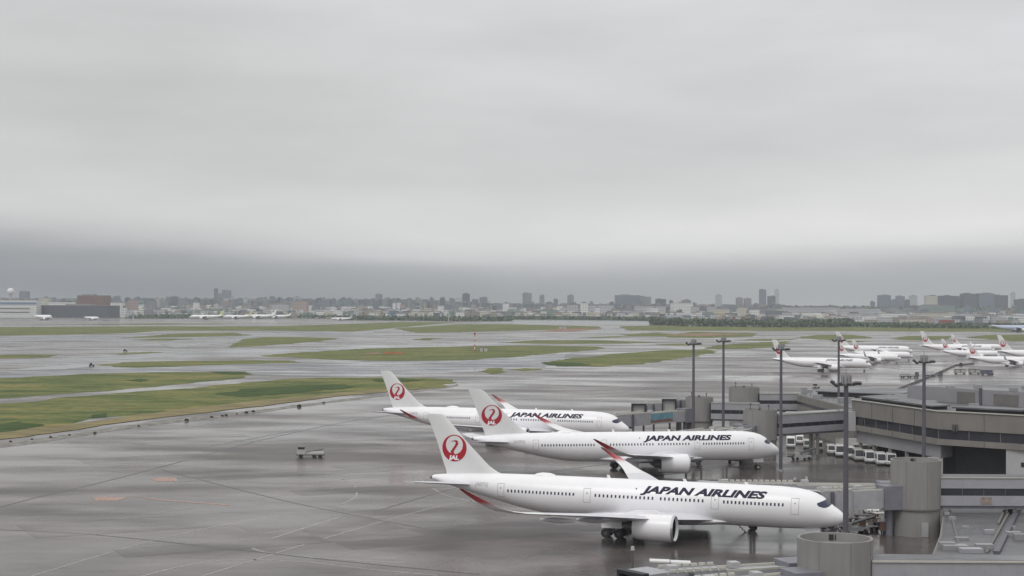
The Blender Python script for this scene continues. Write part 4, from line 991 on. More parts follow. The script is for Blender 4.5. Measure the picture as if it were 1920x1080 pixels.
# ------------------------------------------------------------------ vehicles
def van(kind=0):
    r = thing('parked_van', '', 'van', group='vans parked in front of the terminal')
    L_, w, h = (4.7, 1.75, 2.2) if kind == 0 else (5.4, 1.95, 2.6)
    prof_ = [(-L_ / 2, .35), (L_ / 2, .35), (L_ / 2 + .05, .9), (L_ / 2 - .15, 1.15), (L_ / 2 - .65, h - .12), (L_ / 2 - 1.0, h), (-L_ / 2 + .1, h), (-L_ / 2, h - .15)]
    bm = bmesh.new(); rings(bm, [[Vector((x, y, z if abs(y) < w / 2 or z < h - .3 else z - .04)) for x, z in prof_] for y in (-w / 2, -w / 2 + .1, w / 2 - .1, w / 2)])
    link('body', bm, M_vanw if kind == 0 else M_vanw, r)
    bm = bmesh.new(); a, b = (L_ / 2 - .12, 1.12), (L_ / 2 - .62, h - .18)
    bm.faces.new([bm.verts.new(p) for p in ((a[0] + .03, -w / 2 + .12, a[1]), (a[0] + .03, w / 2 - .12, a[1]), (b[0] + .03, w / 2 - .16, b[1]), (b[0] + .03, -w / 2 + .16, b[1]))]); link('windscreen', bm, M_glass, r)
    for s in (-1, 1):
        bm = bmesh.new(); box(bm, -L_ / 2 + .5, L_ / 2 - .85, s * (w / 2 + .004) - .004, s * (w / 2 + .004) + .004, 1.25, h - .35); link('side_window', bm, M_glass, r)
        bm = bmesh.new(); box(bm, L_ / 2 + .02, L_ / 2 + .07, s * (w / 2 - .28) - .16, s * (w / 2 - .28) + .16, .68, .86); link('headlight', bm, M_lip, r)
        for x in (-L_ / 2 + .9, L_ / 2 - .85):
            bm = bmesh.new(); tubewheel(bm, x, s * (w / 2 - .1), .34, .34, .22); link('wheel', bm, M_tyre, r, smooth=30)
    bm = bmesh.new(); box(bm, L_ / 2, L_ / 2 + .12, -w / 2 + .05, w / 2 - .05, .3, .55); link('bumper', bm, M_steel, r)
    return r
v0 = van(0); v1 = van(1)
front = [(1486, 841, 1), (1503, 834, 0), (1517, 843, 0), (1539, 847, 0), (1562, 853, 0), (1579, 857, 1), (1597, 860, 1), (1613, 865, 1), (1634, 869, 1), (1656, 873, 1), (1676, 874, 1)]
labs = ['leftmost white van of the parked row, near the mast by the middle jet', 'small white van half hidden behind the leftmost large van', 'small white van third from the left in the parked row', 'small white van just left of the gap in the parked row', 'small white van just right of the gap in the parked row',
        'white van directly left of the nearest lamp mast', 'white van directly right of the nearest lamp mast', 'white van fourth from the right end of the parked row', 'white van third from the right end of the parked row', 'white van second from the right end of the parked row, fully in view', 'white van at the right end of the row, half behind the tall tower']
used = {0: False, 1: False}
for (px, py, k), lb in zip(front, labs):
    base = v1 if k else v0; p = G(px, py)
    if used[k]: o = dup(base)
    else: o = base; used[k] = True
    o.location = (p.x, p.y + 2.4, 0); o.rotation_euler = (0, 0, radians(-98 + random.uniform(-4, 4))); o['label'] = lb
    if px in (1517, 1539, 1613):
        for ch in o.children:
            if ch.name.startswith('body'): ch.data = ch.data.copy(); ch.data.materials[0] = M_vang
def cart(p, rz, lb, base=[None]):
    if base[0]: return dup(base[0], label=lb, loc=(p.x, p.y, 0), rz=rz)
    r = thing('baggage_cart', lb, 'baggage cart', (p.x, p.y, 0), rz, 'baggage carts by the terminal'); base[0] = r
    bm = bmesh.new(); box(bm, -1.5, 1.5, -.8, .8, .5, .65); link('bed', bm, M_steel, r)
    bm = bmesh.new(); box(bm, -1.5, 1.5, -.85, .85, 1.9, 2.0); link('roof', bm, M_vang, r)
    bm = bmesh.new()
    for x in (-1.45, 1.45):
        for y in (-.78, .78): tube(bm, (x, y, .6), (x, y, 1.95), .04, n=5)
    box(bm, -1.48, -1.42, -.78, .78, .65, 1.9); link('side_frame', bm, M_brick, r)
    for x in (-1, 1):
        for y in (-.6, .6):
            bm = bmesh.new(); tubewheel(bm, x, y, .28, .28, .16); link('wheel', bm, M_tyre, r)
    return r
CP = [(1600, 849, 'leftmost brown framed baggage cart behind the vans'), (1620, 850, 'second brown framed baggage cart from the left behind the vans'), (1642, 853, 'third brown framed baggage cart behind the vans'), (1662, 856, 'fourth brown framed baggage cart behind the vans'), (1682, 859, 'fifth brown framed baggage cart, just above the top of the tall tower'), (1700, 862, 'rightmost brown framed baggage cart, beside the foot of the terminal mast')]
for px, py, lb in CP: cart(G(px, py), radians(-80), lb)

def service_truck(p, rz, lb):
    r = thing('service_truck', lb, 'service truck', (p.x, p.y, 0), rz)
    bm = bmesh.new(); box(bm, -3.1, 3.1, -.95, .95, .55, .8); link('chassis', bm, M_steel, r)
    bm = bmesh.new(); box(bm, -2.9, -1.0, -.98, .98, .8, 1.9); link('cab', bm, M_vang, r)
    bm = bmesh.new(); box(bm, -2.7, -1.2, -1.0, 1.0, 1.9, 2.35); link('cab_window', bm, M_glass, r)
    bm = bmesh.new(); box(bm, -2.8, -1.05, -1.0, 1.0, 2.35, 2.45); link('cab_roof', bm, M_steel, r)
    bm = bmesh.new(); box(bm, -.9, 3.0, -1.0, 1.0, .8, 1.25); link('bed', bm, M_vang, r)
    bm = bmesh.new()
    for s in (-1, 1): tube(bm, (-.8, s * .9, 1.3), (2.9, s * .9, 1.9), .06, n=6)
    link('rail', bm, M_lamp, r)
    for x in (-2.1, .9, 2.2):
        for y in (-.85, .85):
            bm = bmesh.new(); tubewheel(bm, x, y, .42, .42, .28); link('wheel', bm, M_tyre, r, smooth=30)
    return r
service_truck(G(582, 858), 0.02, 'grey flatbed service truck standing alone on the wet apron at left')

def ulds():
    P0 = [(1800, 701, 'first container dolly of the line on the far apron', M_vang), (1827, 701, 'second container dolly of the line on the far apron', M_vang), (1850, 703, 'blue grey container dolly at the right of the line', mat('container_blue', (.12, .13, .19), .5))]
    for px, py, lb, m_ in P0:
        p = G(px, py); r = thing('container_dolly', lb, 'container dolly', (p.x, p.y, 0), .03, 'container dollies in a line')
        bm = bmesh.new(); box(bm, -2.9, 2.9, -1.2, 1.2, .4, .6); link('bed', bm, M_steel, r)
        bm = bmesh.new()
        for x in (-2.8, 2.7, -.05): box(bm, x, x + .14, -1.2, -1.06, .6, 2.3); box(bm, x, x + .14, 1.06, 1.2, .6, 2.3)
        box(bm, -2.8, 2.84, -1.22, 1.22, 2.3, 2.42); link('frame', bm, M_steel, r)
        bm = bmesh.new(); box(bm, -2.6, -.15, -1.0, 1.0, .62, 2.2); box(bm, .15, 2.6, -1.0, 1.0, .62, 2.2); link('container', bm, m_, r)
        for x in (-2, 2):
            bm = bmesh.new(); tubewheel(bm, x, -.9, .3, .3, .2); tubewheel(bm, x, .9, .3, .3, .2); link('wheel', bm, M_tyre, r)
    p = G(1857, 703)
    def tug(p, rz, lb, m_=M_lamp):
        r = thing('tow_tractor', lb, 'tow tractor', (p.x, p.y, 0), rz, 'small tow tractors')
        bm = bmesh.new(); box(bm, -1.4, 1.4, -.7, .7, .35, 1.0); link('body', bm, m_, r)
        bm = bmesh.new(); box(bm, -1.0, .2, -.65, .65, 1.0, 1.75); link('cab', bm, M_dark, r)
        for x in (-.9, .9):
            for y in (-.65, .65):
                bm = bmesh.new(); tubewheel(bm, x, y, .35, .35, .25); link('wheel', bm, M_tyre, r)
    tug(p, 0, 'small dark tractor at the right end of the container line')
    tug(G(1802, 686), 1, 'small dark tractor alone above the container line')
    tug(G(172, 687), .3, 'tiny dark tractor on the taxiway at left, above the long grass strip')
    tug(G(1530, 728), .4, 'dark tractor by the pier roof left of the nearest mast', M_vang)
    tug(G(235, 659.5), .3, 'tiny dark tractor on the taxiway at far left')
ulds()
def gse(px, py, lb):
    p = G(px, py); r = thing('loader', lb, 'cargo loader', (p.x, p.y, 0), .25, 'cargo loaders on the far apron')
    bm = bmesh.new(); box(bm, -4.5, 4.5, -1.3, 1.3, .5, .9); box(bm, -4.4, 0, -1.2, 1.2, 1.6, 1.8); link('platform', bm, M_steel, r)
    bm = bmesh.new()
    for x in (-4.2, -.3): 
        for y in (-1.1, 1.1): tube(bm, (x, y, .9), (x + .3, y, 1.6), .1, n=6)
    tube(bm, (-4.3, -1.2, 2.8), (-.2, -1.2, 2.8), .06, n=6)
    for i in range(5): tube(bm, (-4.3 + i, -1.2, 1.8), (-4.3 + i, -1.2, 2.8), .05, n=5)
    link('railing', bm, M_lpanel, r)
    bm = bmesh.new(); box(bm, 2.8, 4.3, -1.2, -.2, .9, 2.6); link('cab', bm, M_lamp, r)
    for x in (-3.5, 0, 3.5):
        bm = bmesh.new(); tubewheel(bm, x, -1.1, .4, .4, .3); tubewheel(bm, x, 1.1, .4, .4, .3); link('wheel', bm, M_tyre, r)
gse(1705, 708, 'cargo loader left of the terminal mast on the far apron'); gse(1750, 706, 'cargo loader just right of the terminal mast on the far apron')
# low blast fence zigzag
bm = bmesh.new(); pts = [G(1650, 745), G(1690, 729), G(1745, 707), G(1792, 686), G(1826, 683)]
for a, b in zip(pts, pts[1:]): seg(bm, a, b, .3, 0, .9)
o = link('blast_fence', bm, M_conc_d); o['label'] = 'low grey blast fence running diagonally on the far apron'; o['category'] = 'fence'
# boarding steps shelters near the largest jet
def canopy(px, py, lb, n=2, rz=0):
    p = G(px, py); r = thing('roofed_stair', lb, 'roofed stair', (p.x, p.y, 0), rz, 'white roofed boarding stairs')
    bm = bmesh.new()
    for i in range(n): seg(bm, (i * 2.6 - 2.6, 0), (i * 2.6 - .1, 0), 1.7, 2.62 - .12 * i, 2.8 - .12 * i, 2.55 - .12 * i, 2.73 - .12 * i)
    link('roof', bm, M_vanw, r)
    bm = bmesh.new()
    for x in (-2.5, 0, 2.3):
        for y in (-.7, .7): tube(bm, (x, y, 0), (x, y, 2.5), .05, n=5)
    for z in (.9, 1.7): tube(bm, (-2.5, -.7, z), (2.3, -.7, z), .035, n=5)
    for i in range(8): box(bm, -2.4 + i * .55, -2.0 + i * .55, -.7, .7, .2 + i * .12, .25 + i * .12)
    link('frame', bm, M_cage, r)
canopy(1257, 1092, 'white two piece stair roof below the engine of the largest jet', 2, -.06)
canopy(1437, 934, 'white stair roof showing just above the forward hull of the largest jet', 2, 0)
def pole_gear(px, py, h, lb):
    p = G(px, py); r = thing('stand_mast', lb, 'marker post', (p.x, p.y, 0), 0, 'marker posts on the stands')
    bm = bmesh.new(); tube(bm, (0, 0, 0), (0, 0, h), .16, .12, 8); link('post', bm, M_steel if h > 3 else M_brick, r)
    bm = bmesh.new(); tube(bm, (0, 0, h), (0, 0, h + .5), .28, .2, 8); link('head', bm, M_lpanel, r)
pole_gear(1490, 925, 2.4, 'leftmost brown post behind the roof of the largest jet'); pole_gear(1503, 925, 1.9, 'second brown post behind the roof of the largest jet'); pole_gear(1512, 922, 2.3, 'third brown post, beside the far boarding bridge')
pole_gear(1186, 1092, 4.0, 'grey white post below the main wheels of the largest jet')
# white service car under the bridge
p = G(1638, 966); o = dup(v1, label='white boxy truck under the boarding bridge by the tall tower', loc=(p.x, p.y + 2, 0), rz=radians(-95)); del o['group']

def belt_loader(px, py, rz, lb, base=[None]):
    p = G(px, py)
    if base[0]: return dup(base[0], label=lb, loc=(p.x, p.y, 0), rz=rz)
    r = thing('belt_loader', lb, 'belt loader', (p.x, p.y, 0), rz, 'belt loaders on the stands'); base[0] = r
    bm = bmesh.new(); box(bm, -2.2, 2.2, -.9, .9, .45, .95); link('body', bm, M_lpanel, r)
    bm = bmesh.new(); rings(bm, [[Vector((x, y, z + dz)) for y, dz in ((-.5, 0), (.5, 0), (.5, .25), (-.5, .25))] for x, z in ((-3.4, .7), (3.6, 2.3))]); link('belt', bm, M_lamp, r)
    bm = bmesh.new(); box(bm, -1.9, -.8, -.9, -.2, .95, 1.7); link('cab', bm, M_vang, r)
    for x in (-1.5, 1.5):
        for y in (-.8, .8):
            bm = bmesh.new(); tubewheel(bm, x, y, .35, .35, .25); link('wheel', bm, M_tyre, r)
    return r
belt_loader(1502, 862, .4, 'belt loader on the dark pavement right of the middle jet nose')
belt_loader(1560, 985, 1.1, 'belt loader below the boarding bridge, left of the thick mast')
belt_loader(1600, 1000, .3, 'belt loader below the boarding bridge, right of the thick mast')
for px, py, rz, lb in ((1655, 985, .3, 'cart below the joint box of the largest jet bridge'), (1630, 995, .5, 'cart nearest the foot of the tall tower on its left'), (1575, 960, .2, 'cart just right of the nose of the largest jet'), (1592, 978, .6, 'cart between the thick mast and the boxy truck'), (1618, 972, -.2, 'cart left of the white boxy truck under the bridge'), (1662, 1000, 1.2, 'cart against the foot of the tall tower')):
    o = cart(G(px, py), rz, 'brown framed baggage ' + lb); o['group'] = 'baggage carts by the largest jet'
# box truck with a long pale roof behind the vans
def box_truck(px, py, rz, lb):
    p = G(px, py); r = thing('box_truck', lb, 'truck', (p.x, p.y + 3, 0), rz)
    bm = bmesh.new(); box(bm, -4, 2.2, -1.2, 1.2, .8, 3.3); link('box', bm, M_vanw, r)
    bm = bmesh.new(); box(bm, 2.3, 3.9, -1.1, 1.1, .6, 2.5); link('cab', bm, M_vanw, r)
    bm = bmesh.new(); box(bm, 3.9, 3.93, -1.0, 1.0, 1.5, 2.3); link('windscreen', bm, M_glass, r)
    bm = bmesh.new(); box(bm, -4, 3.8, -.9, .9, .5, .8); link('chassis', bm, M_steel, r)
    for x in (-2.6, 3.0):
        for y in (-1, 1):
            bm = bmesh.new(); tubewheel(bm, x, y, .48, .48, .3); link('wheel', bm, M_tyre, r)
box_truck(1606, 851, radians(-5), 'long pale roofed box truck behind the vans right of the nearest mast')

# ------------------------------------------------------------------ markers along the near grass edge
mk = None
for i, (px, py, s) in enumerate([(260, 800, .7), (350, 789.5, 1.1), (397, 783.5, .9), (417, 781, .8), (424, 780, .9), (444, 777, .6), (462, 775, 1.0), (475, 773, 1.0), (561, 763, 1.3), (607, 756, .8), (178, 813, .7), (95, 821, .7), (130, 817, .6), (60, 825, .6), (20, 829, .6)]):
    p = G(px, py)
    if mk is None:
        mk = thing('taxiway_light', 'small dark light box on the apron edge beside the near grass island', 'taxiway light', (p.x, p.y, 0), 0, 'dark light boxes along the near grass edge')
        bm = bmesh.new(); box(bm, -.5, .5, -.3, .3, 0, .55); link('housing', bm, M_dark, mk)
        bm = bmesh.new(); tube(bm, (0, 0, .55), (0, 0, .8), .16, .1, 8); link('lens', bm, M_lamp, mk)
        o = mk
    else: o = dup(mk, loc=(p.x, p.y, 0))
    o.scale = (s, s, s)
# orange barrier and the banded mast on the long grass island
p = G(738, 664); bm = bmesh.new()
for i in range(7): box(bm, -6.6 + i * 1.9, -5.0 + i * 1.9, -.3, .3, 0, 1.2 + .25 * (i % 2))
o = link('orange_barrier', bm, M_orange); o.location = p; o.rotation_euler = (0, 0, .05); o['label'] = 'row of orange barriers on the long green island'; o['category'] = 'barrier'
def banded_mast():
    p = G(890, 660); r = thing('banded_mast', 'red and white banded mast rising from the long green island', 'mast', (p.x, p.y, 0))
    for i in range(7):
        bm = bmesh.new(); z0 = i * 1.75; tube(bm, (0, 0, z0), (0, 0, z0 + 1.75), .38 - .02 * i, n=8)
        link('band', bm, M_orange if i % 2 == 0 else M_vanw, r)
    bm = bmesh.new(); box(bm, -.7, .7, -.5, .5, 12.25, 13.3); link('top_light', bm, mat('dark_red', (.3, .03, .02), .5), r)
banded_mast()
def hut(px, py, w, h, m_, lb):
    p = G(px, py); r = thing('equipment_hut', lb, 'hut', (p.x, p.y, 0))
    bm = bmesh.new(); box(bm, -w / 2, w / 2, -w / 3, w / 3, 0, h); link('wall', bm, m_, r)
    bm = bmesh.new(); box(bm, -w / 2 - .2, w / 2 + .2, -w / 3 - .2, w / 3 + .2, h, h + .25); link('roof', bm, M_conc_d, r)
    bm = bmesh.new(); box(bm, -.5, .4, -w / 3 - .03, -w / 3 + .01, 0, 2.0); link('door', bm, M_brick, r)
hut(907, 659, 5, 2.6, M_cream, 'cream hut beside the red and white mast')
hut(1055, 617, 9, 3.5, M_lpanel, 'small pale hut in front of the river')
p = G(841, 606); bm = bmesh.new(); tube(bm, (0, 0, 0), (0, 0, 21), .9, .6, 8); o = link('radio_mast', bm, M_lpanel); o.location = p; o['label'] = 'pale slim mast left of the river'; o['category'] = 'mast'
for px, py, lb in ((1258, 616, 'dark bush'), ):
    pass

# ------------------------------------------------------------------ city
M_city_ground = mat('city_ground', (.13, .135, .12), .9, var=.4, scale=.02, coords='Object')
sheet_px('city_ground', [(-200, 597.5), (300, 597), (700, 599), (950, 600), (1240, 601.5), (1260, 607), (1700, 610), (2150, 613), (2150, 580), (1200, 576), (-200, 571)], .03, M_city_ground, kind='structure')
def facade_mat(name, col, wcol, fl=3.4, bw=3.6, fill=.5):
    mt, N, L, P = new_mat(name); P.inputs['Roughness'].default_value = .6
    tc = N.new('ShaderNodeTexCoord'); sp = N.new('ShaderNodeSeparateXYZ'); L.new(tc.outputs['Object'], sp.inputs[0])
    def math_(op, a, b):
        nd = N.new('ShaderNodeMath'); nd.operation = op
        for i, v in enumerate((a, b)):
            if isinstance(v, (int, float)): nd.inputs[i].default_value = v
            else: L.new(v, nd.inputs[i])
        return nd.outputs[0]
    u = math_('ADD', sp.outputs['X'], sp.outputs['Y'])
    a = math_('GREATER_THAN', math_('FRACT', math_('DIVIDE', u, bw), 0), 1 - fill - .15)
    b = math_('GREATER_THAN', math_('FRACT', math_('DIVIDE', sp.outputs['Z'], fl), 0), 1 - fill)
    k = math_('MULTIPLY', a, b)
    geo = N.new('ShaderNodeNewGeometry'); s2 = N.new('ShaderNodeSeparateXYZ'); L.new(geo.outputs['Normal'], s2.inputs[0])
    k = math_('MULTIPLY', k, math_('LESS_THAN', math_('ABSOLUTE', s2.outputs['Z'], 0), .5))
    mx = N.new('ShaderNodeMix'); mx.data_type = 'RGBA'; mx.inputs['A'].default_value = col + (1,); mx.inputs['B'].default_value = wcol + (1,); L.new(k, mx.inputs['Factor'])
    L.new(mx.outputs['Result'], P.inputs['Base Color']); MATS[name] = mt
    return mt
CM = {'pale grey': facade_mat('f_pale', (.50, .51, .52), (.22, .23, .25)), 'white': facade_mat('f_white', (.78, .78, .76), (.35, .36, .38)), 'cream': facade_mat('f_cream', (.60, .57, .48), (.28, .28, .26)),
      'beige': facade_mat('f_beige', (.36, .31, .26), (.16, .14, .14)), 'brown': facade_mat('f_brown', (.22, .13, .11), (.10, .07, .07)), 'dark grey': facade_mat('f_dark', (.14, .15, .17), (.07, .075, .09)),
      'grey': facade_mat('f_grey', (.26, .27, .29), (.12, .125, .14)), 'blue grey': facade_mat('f_blue', (.17, .20, .25), (.09, .11, .14)), 'slate': facade_mat('f_slate', (.10, .11, .14), (.06, .065, .08)),
      'yellow': facade_mat('f_yel', (.52, .42, .15), (.3, .25, .12)), 'red': facade_mat('f_red', (.34, .10, .09), (.16, .07, .06)), 'green grey': facade_mat('f_green', (.22, .29, .27), (.12, .16, .15)), 'pinkish': facade_mat('f_pink', (.42, .34, .31), (.2, .16, .16))}
def building(px0, px1, ytop, D, col, lb=None, depth=None, steps=True, roof=True, name='city_building', group=None, z0=0):
    x0 = (px0 - 960) / F * D; x1 = (px1 - 960) / F * D
    # height from the top row (roll included)
    yh = 540 + F * math.tan(PITCH) + ((px0 + px1) / 2 - 960) * math.tan(ROLL)
    h = H - (ytop - yh) * D / F
    w = x1 - x0; dp = depth or min(60, max(12, w * .7))
    o = thing(name, lb or '', 'building', ((x0 + x1) / 2, D, 0), random.uniform(-.12, .12) if depth is None else 0, group)
    bm = bmesh.new(); hh = h - (3 if steps and h > 18 else 0)
    box(bm, -w / 2, w / 2, 0, dp, 0, hh)
    link('wall', bm, CM[col] if isinstance(col, str) else col, o)
    if roof:
        bm = bmesh.new()
        if steps and h > 18:
            k = random.uniform(.25, .5); c_ = random.uniform(-.2, .2) * w
            box(bm, c_ - w * k / 2, c_ + w * k / 2, dp * .2, dp * .8, hh + .4, h)
        box(bm, -w / 2 - .3, w / 2 + .3, -.3, dp + .3, hh, hh + .4); link('roof', bm, M_conc if random.random() < .6 else M_conc_d, o)
    return o
LAND = [
 (0, 68, 560, 2950, 'white', 'white hangar with a blue roof stripe at the left edge'), (72, 207, 570, 2980, 'slate', 'long dark hangar right of the white one'), (145, 199, 551.5, 3300, 'brown', 'brown block rising behind the dark hangar'),
 (73, 92, 556, 3400, 'cream', 'small cream block behind the left end of the dark hangar'), (92, 143, 564, 3300, 'white', 'low white block between the cream and brown blocks'), (207, 230, 565, 3100, 'white', 'white ribbed block at the right end of the dark hangar'),
 (36, 52, 545, 5200, 'blue grey', 'blue grey block right of the white dome'), (401, 408, 540, 6000, 'slate', 'slim dark tower left of the pair above the far row of jets'), (416, 431, 543, 5900, 'blue grey', 'wide blue grey tower right of the slim dark one'), (408, 416, 549, 5900, 'blue grey', 'low link between the two towers above the far row of jets'),
 (510, 540, 568, 3300, 'pale grey', 'plain grey box building behind the far row of jets'), (385, 424, 580, 3200, 'green grey', 'low olive hangar behind the leftmost far jet'), (704, 717, 550, 5600, 'blue grey', 'blue grey tower left of the pale white slab'), (744, 752, 566, 4300, 'white', 'small bright white slab block'),
 (867, 881, 549, 4900, 'slate', 'dark square tower with a peaked top'), (900, 914, 556, 5000, 'blue grey', 'low blue grey block right of the dark square tower'), (980, 997, 548, 5000, 'grey', 'wide twin fronted grey tower above the river'), (1012, 1021, 552, 5000, 'grey', 'narrow grey tower right of the twin fronted one'),
 (1038, 1046, 559, 4600, 'blue grey', 'short blue grey block above the river'), (1064, 1076, 552, 5000, 'grey', 'square grey tower above the white blocks by the river'), (1156, 1200, 552, 5000, 'blue grey', 'long dark slab building on the skyline'), (1198, 1221, 555, 5050, 'grey', 'lower grey wing of the long dark slab'), (1229, 1249, 559, 4800, 'slate', 'dark block right of the long slab'),
 (1256, 1262, 562, 3900, 'dark grey', 'thin dark stack left of the white factory'), (1262, 1300, 566, 3600, 'white', 'white factory block with dark stripes'), (1280, 1296, 561, 3900, 'grey', 'striped grey block above the white factory'), (1342, 1354, 552, 5000, 'pale grey', 'pale grey tower left of the two dark topped ones'), (1380, 1393, 557, 4900, 'grey', 'left one of the two dark topped towers'), (1396, 1409, 558, 4900, 'grey', 'right one of the two dark topped towers'),
 (1425, 1437, 541.5, 5600, 'blue grey', 'tallest slim tower on the skyline'), (1440, 1454, 554, 5400, 'slate', 'dark block between the two slim towers'), (1453, 1461, 542, 5900, 'pale grey', 'paler slim tower right of the tallest one'), (1633, 1641, 564, 5200, 'blue grey', 'small block alone left of the right hand tower cluster'),
 (1649, 1671, 552, 5200, 'blue grey', 'broad tower at the left end of the right hand cluster'), (1671, 1684, 561, 5000, 'blue grey', 'lower block right of the broad tower'), (1682, 1697, 554, 5300, 'blue grey', 'second tower of the right hand cluster'), (1697, 1706, 561, 5100, 'slate', 'low dark block in the right hand cluster'), (1706, 1720, 553, 5200, 'pale grey', 'pale slim pair tower in the right hand cluster'),
 (1737, 1760, 553, 5200, 'cream', 'cream ribbed tower in the right hand cluster'), (1763, 1795, 553, 4900, 'slate', 'long dark apartment slab left one at far right'), (1795, 1807, 554, 4950, 'blue grey', 'link block between the dark apartment slabs'), (1806, 1832, 549, 4900, 'slate', 'tall dark apartment slab middle one at far right'), (1836, 1865, 548.5, 4900, 'blue grey', 'tall apartment slab right one at far right'),
 (1865, 1891, 552, 4900, 'slate', 'dark apartment slab stepping down at far right'), (1896, 1904, 548, 5300, 'pale grey', 'pale slim tower near the right edge'), (1906, 1940, 560, 4900, 'slate', 'dark block cut by the right edge'),
 (1065, 1084, 569, 3500, 'pale grey', 'pale cube block by the river'), (1088, 1103, 566, 3500, 'white', 'white block with one dark window by the river'), (1104, 1150, 570, 3600, 'pale grey', 'long pale warehouse above the river'), (1150, 1190, 577, 3500, 'grey', 'long grey warehouse at the river bend'), (1190, 1248, 572, 3550, 'pale grey', 'large grey warehouse right of the river bend'),
 (1164, 1182, 590, 3050, 'white', 'small white shed on the river bank'), (1305, 1317, 583, 2900, 'white', 'white shed behind the tree belt left'), (1317, 1337, 586, 2880, 'green grey', 'teal grey shed behind the tree belt'), (1343, 1360, 588, 2850, 'yellow', 'yellow building behind the tree belt'), (1338, 1368, 577, 3200, 'cream', 'cream apartment row above the yellow building'), (1385, 1400, 574, 3100, 'cream', 'cream tower with pale stripes'), (1376, 1396, 594, 2700, 'red', 'red roofed shed in the tree belt'), (1396, 1408, 593, 2700, 'beige', 'orange beige shed right of the red one'),
 (1412, 1440, 575, 3300, 'grey', 'grey office block right of the cream tower'), (1442, 1456, 592, 2750, 'pinkish', 'pinkish shed at the middle of the tree belt'), (1440, 1470, 580, 3200, 'blue grey', 'blue grey striped block behind the pinkish shed'), (1500, 1576, 574, 3700, 'pale grey', 'very long pale logistics warehouse'), (1470, 1500, 574, 3600, 'pale grey', 'grey green warehouse left end of the long one'), (1576, 1650, 577, 3500, 'pale grey', 'second long pale warehouse'),
 (1561, 1583, 599, 2500, 'red', 'long red shed at the right end of the tree belt'), (1697, 1736, 598, 2450, 'cream', 'cream terminal shed with an arched roof on the right'), (1660, 1715, 578, 3700, 'grey', 'grey hall below the right hand towers'), (1728, 1790, 571, 4000, 'green grey', 'pale hillside block below the cream tower'), (1735, 1815, 585, 3100, 'cream', 'cream housing rows at right'), (1840, 1920, 592, 2800, 'white', 'long white roofed hall at the right edge'), (1905, 1935, 588, 3000, 'white', 'white block at the right edge'), (1765, 1790, 600, 2500, 'red', 'low red shed at right'),
 (1536, 1582, 593, 2800, 'white', 'long white roof above the red shed'), (1465, 1490, 591, 2800, 'white', 'bright low roof in the middle of the tree belt'), (1621, 1650, 592, 2700, 'white', 'white low hall left of the arched shed'),
 (309, 320, 575, 3200, 'white', 'white shed roof in the left town'), (285, 310, 578, 3150, 'pale grey', 'grey shed row in the left town'), (240, 258, 560, 3400, 'pinkish', 'pinkish block right of the ribbed one'), (548, 575, 562, 3500, 'pinkish', 'pinkish apartment group right of the grey box'), (622, 645, 576, 3300, 'white', 'white hall left of the small lone jet'),
 (1300, 1342, 573, 3500, 'pale grey', 'long pale block right of the white factory'), (1409, 1424, 578, 3050, 'white', 'white block right of the cream tower'), (1468, 1484, 583, 2900, 'pale grey', 'pale block behind the bright low roof'), (1505, 1540, 586, 2900, 'white', 'white hall behind the right part of the tree belt'), (1590, 1622, 585, 2950, 'pale grey', 'pale hall right of the long red shed'), (1652, 1700, 588, 2900, 'white', 'white hall behind the arched cream shed'), (1800, 1842, 588, 2850, 'pale grey', 'pale hall left of the long white roofed hall'), (215, 236, 574, 3100, 'white', 'small white block at the foot of the ribbed one'), (330, 352, 577, 3250, 'pale grey', 'pale shed left of the olive hangar'), (590, 618, 580, 3250, 'pale grey', 'pale low hall right of the grey box building'), (1010, 1040, 581, 3300, 'green grey', 'low green grey hall over the river bank'),
]
for it in LAND:
    building(*it[:5], lb=it[5])
# white hangar stripe
h_ = [o for o in C.objects if o.get('label', '').startswith('white hangar with')][0]
bm = bmesh.new(); box(bm, -36, 34.5, -.4, -.05, 25, 29); link('stripe', bm, mat('stripe_blue', (.17, .24, .36), .5), h_)
for z_ in (9, 16):
    bm = bmesh.new(); box(bm, -34, 22, -.4, -.05, z_, z_ + 2.2); link('window_strip', bm, M_conc_d, h_)
# radar dome
p = AT(20, 2990); r = thing('radar_dome', 'white radar dome on a tower behind the white hangar', 'radar dome', (p.x, p.y, 0))
bm = bmesh.new(); tube(bm, (0, 0, 0), (0, 0, 44), 3, 2.4, 12); link('tower', bm, M_lpanel, r)
bm = bmesh.new(); bmesh.ops.create_uvsphere(bm, u_segments=20, v_segments=12, radius=6.6, matrix=Matrix.Translation((0, 0, 50))); link('dome', bm, M_vanw, r, smooth=True)
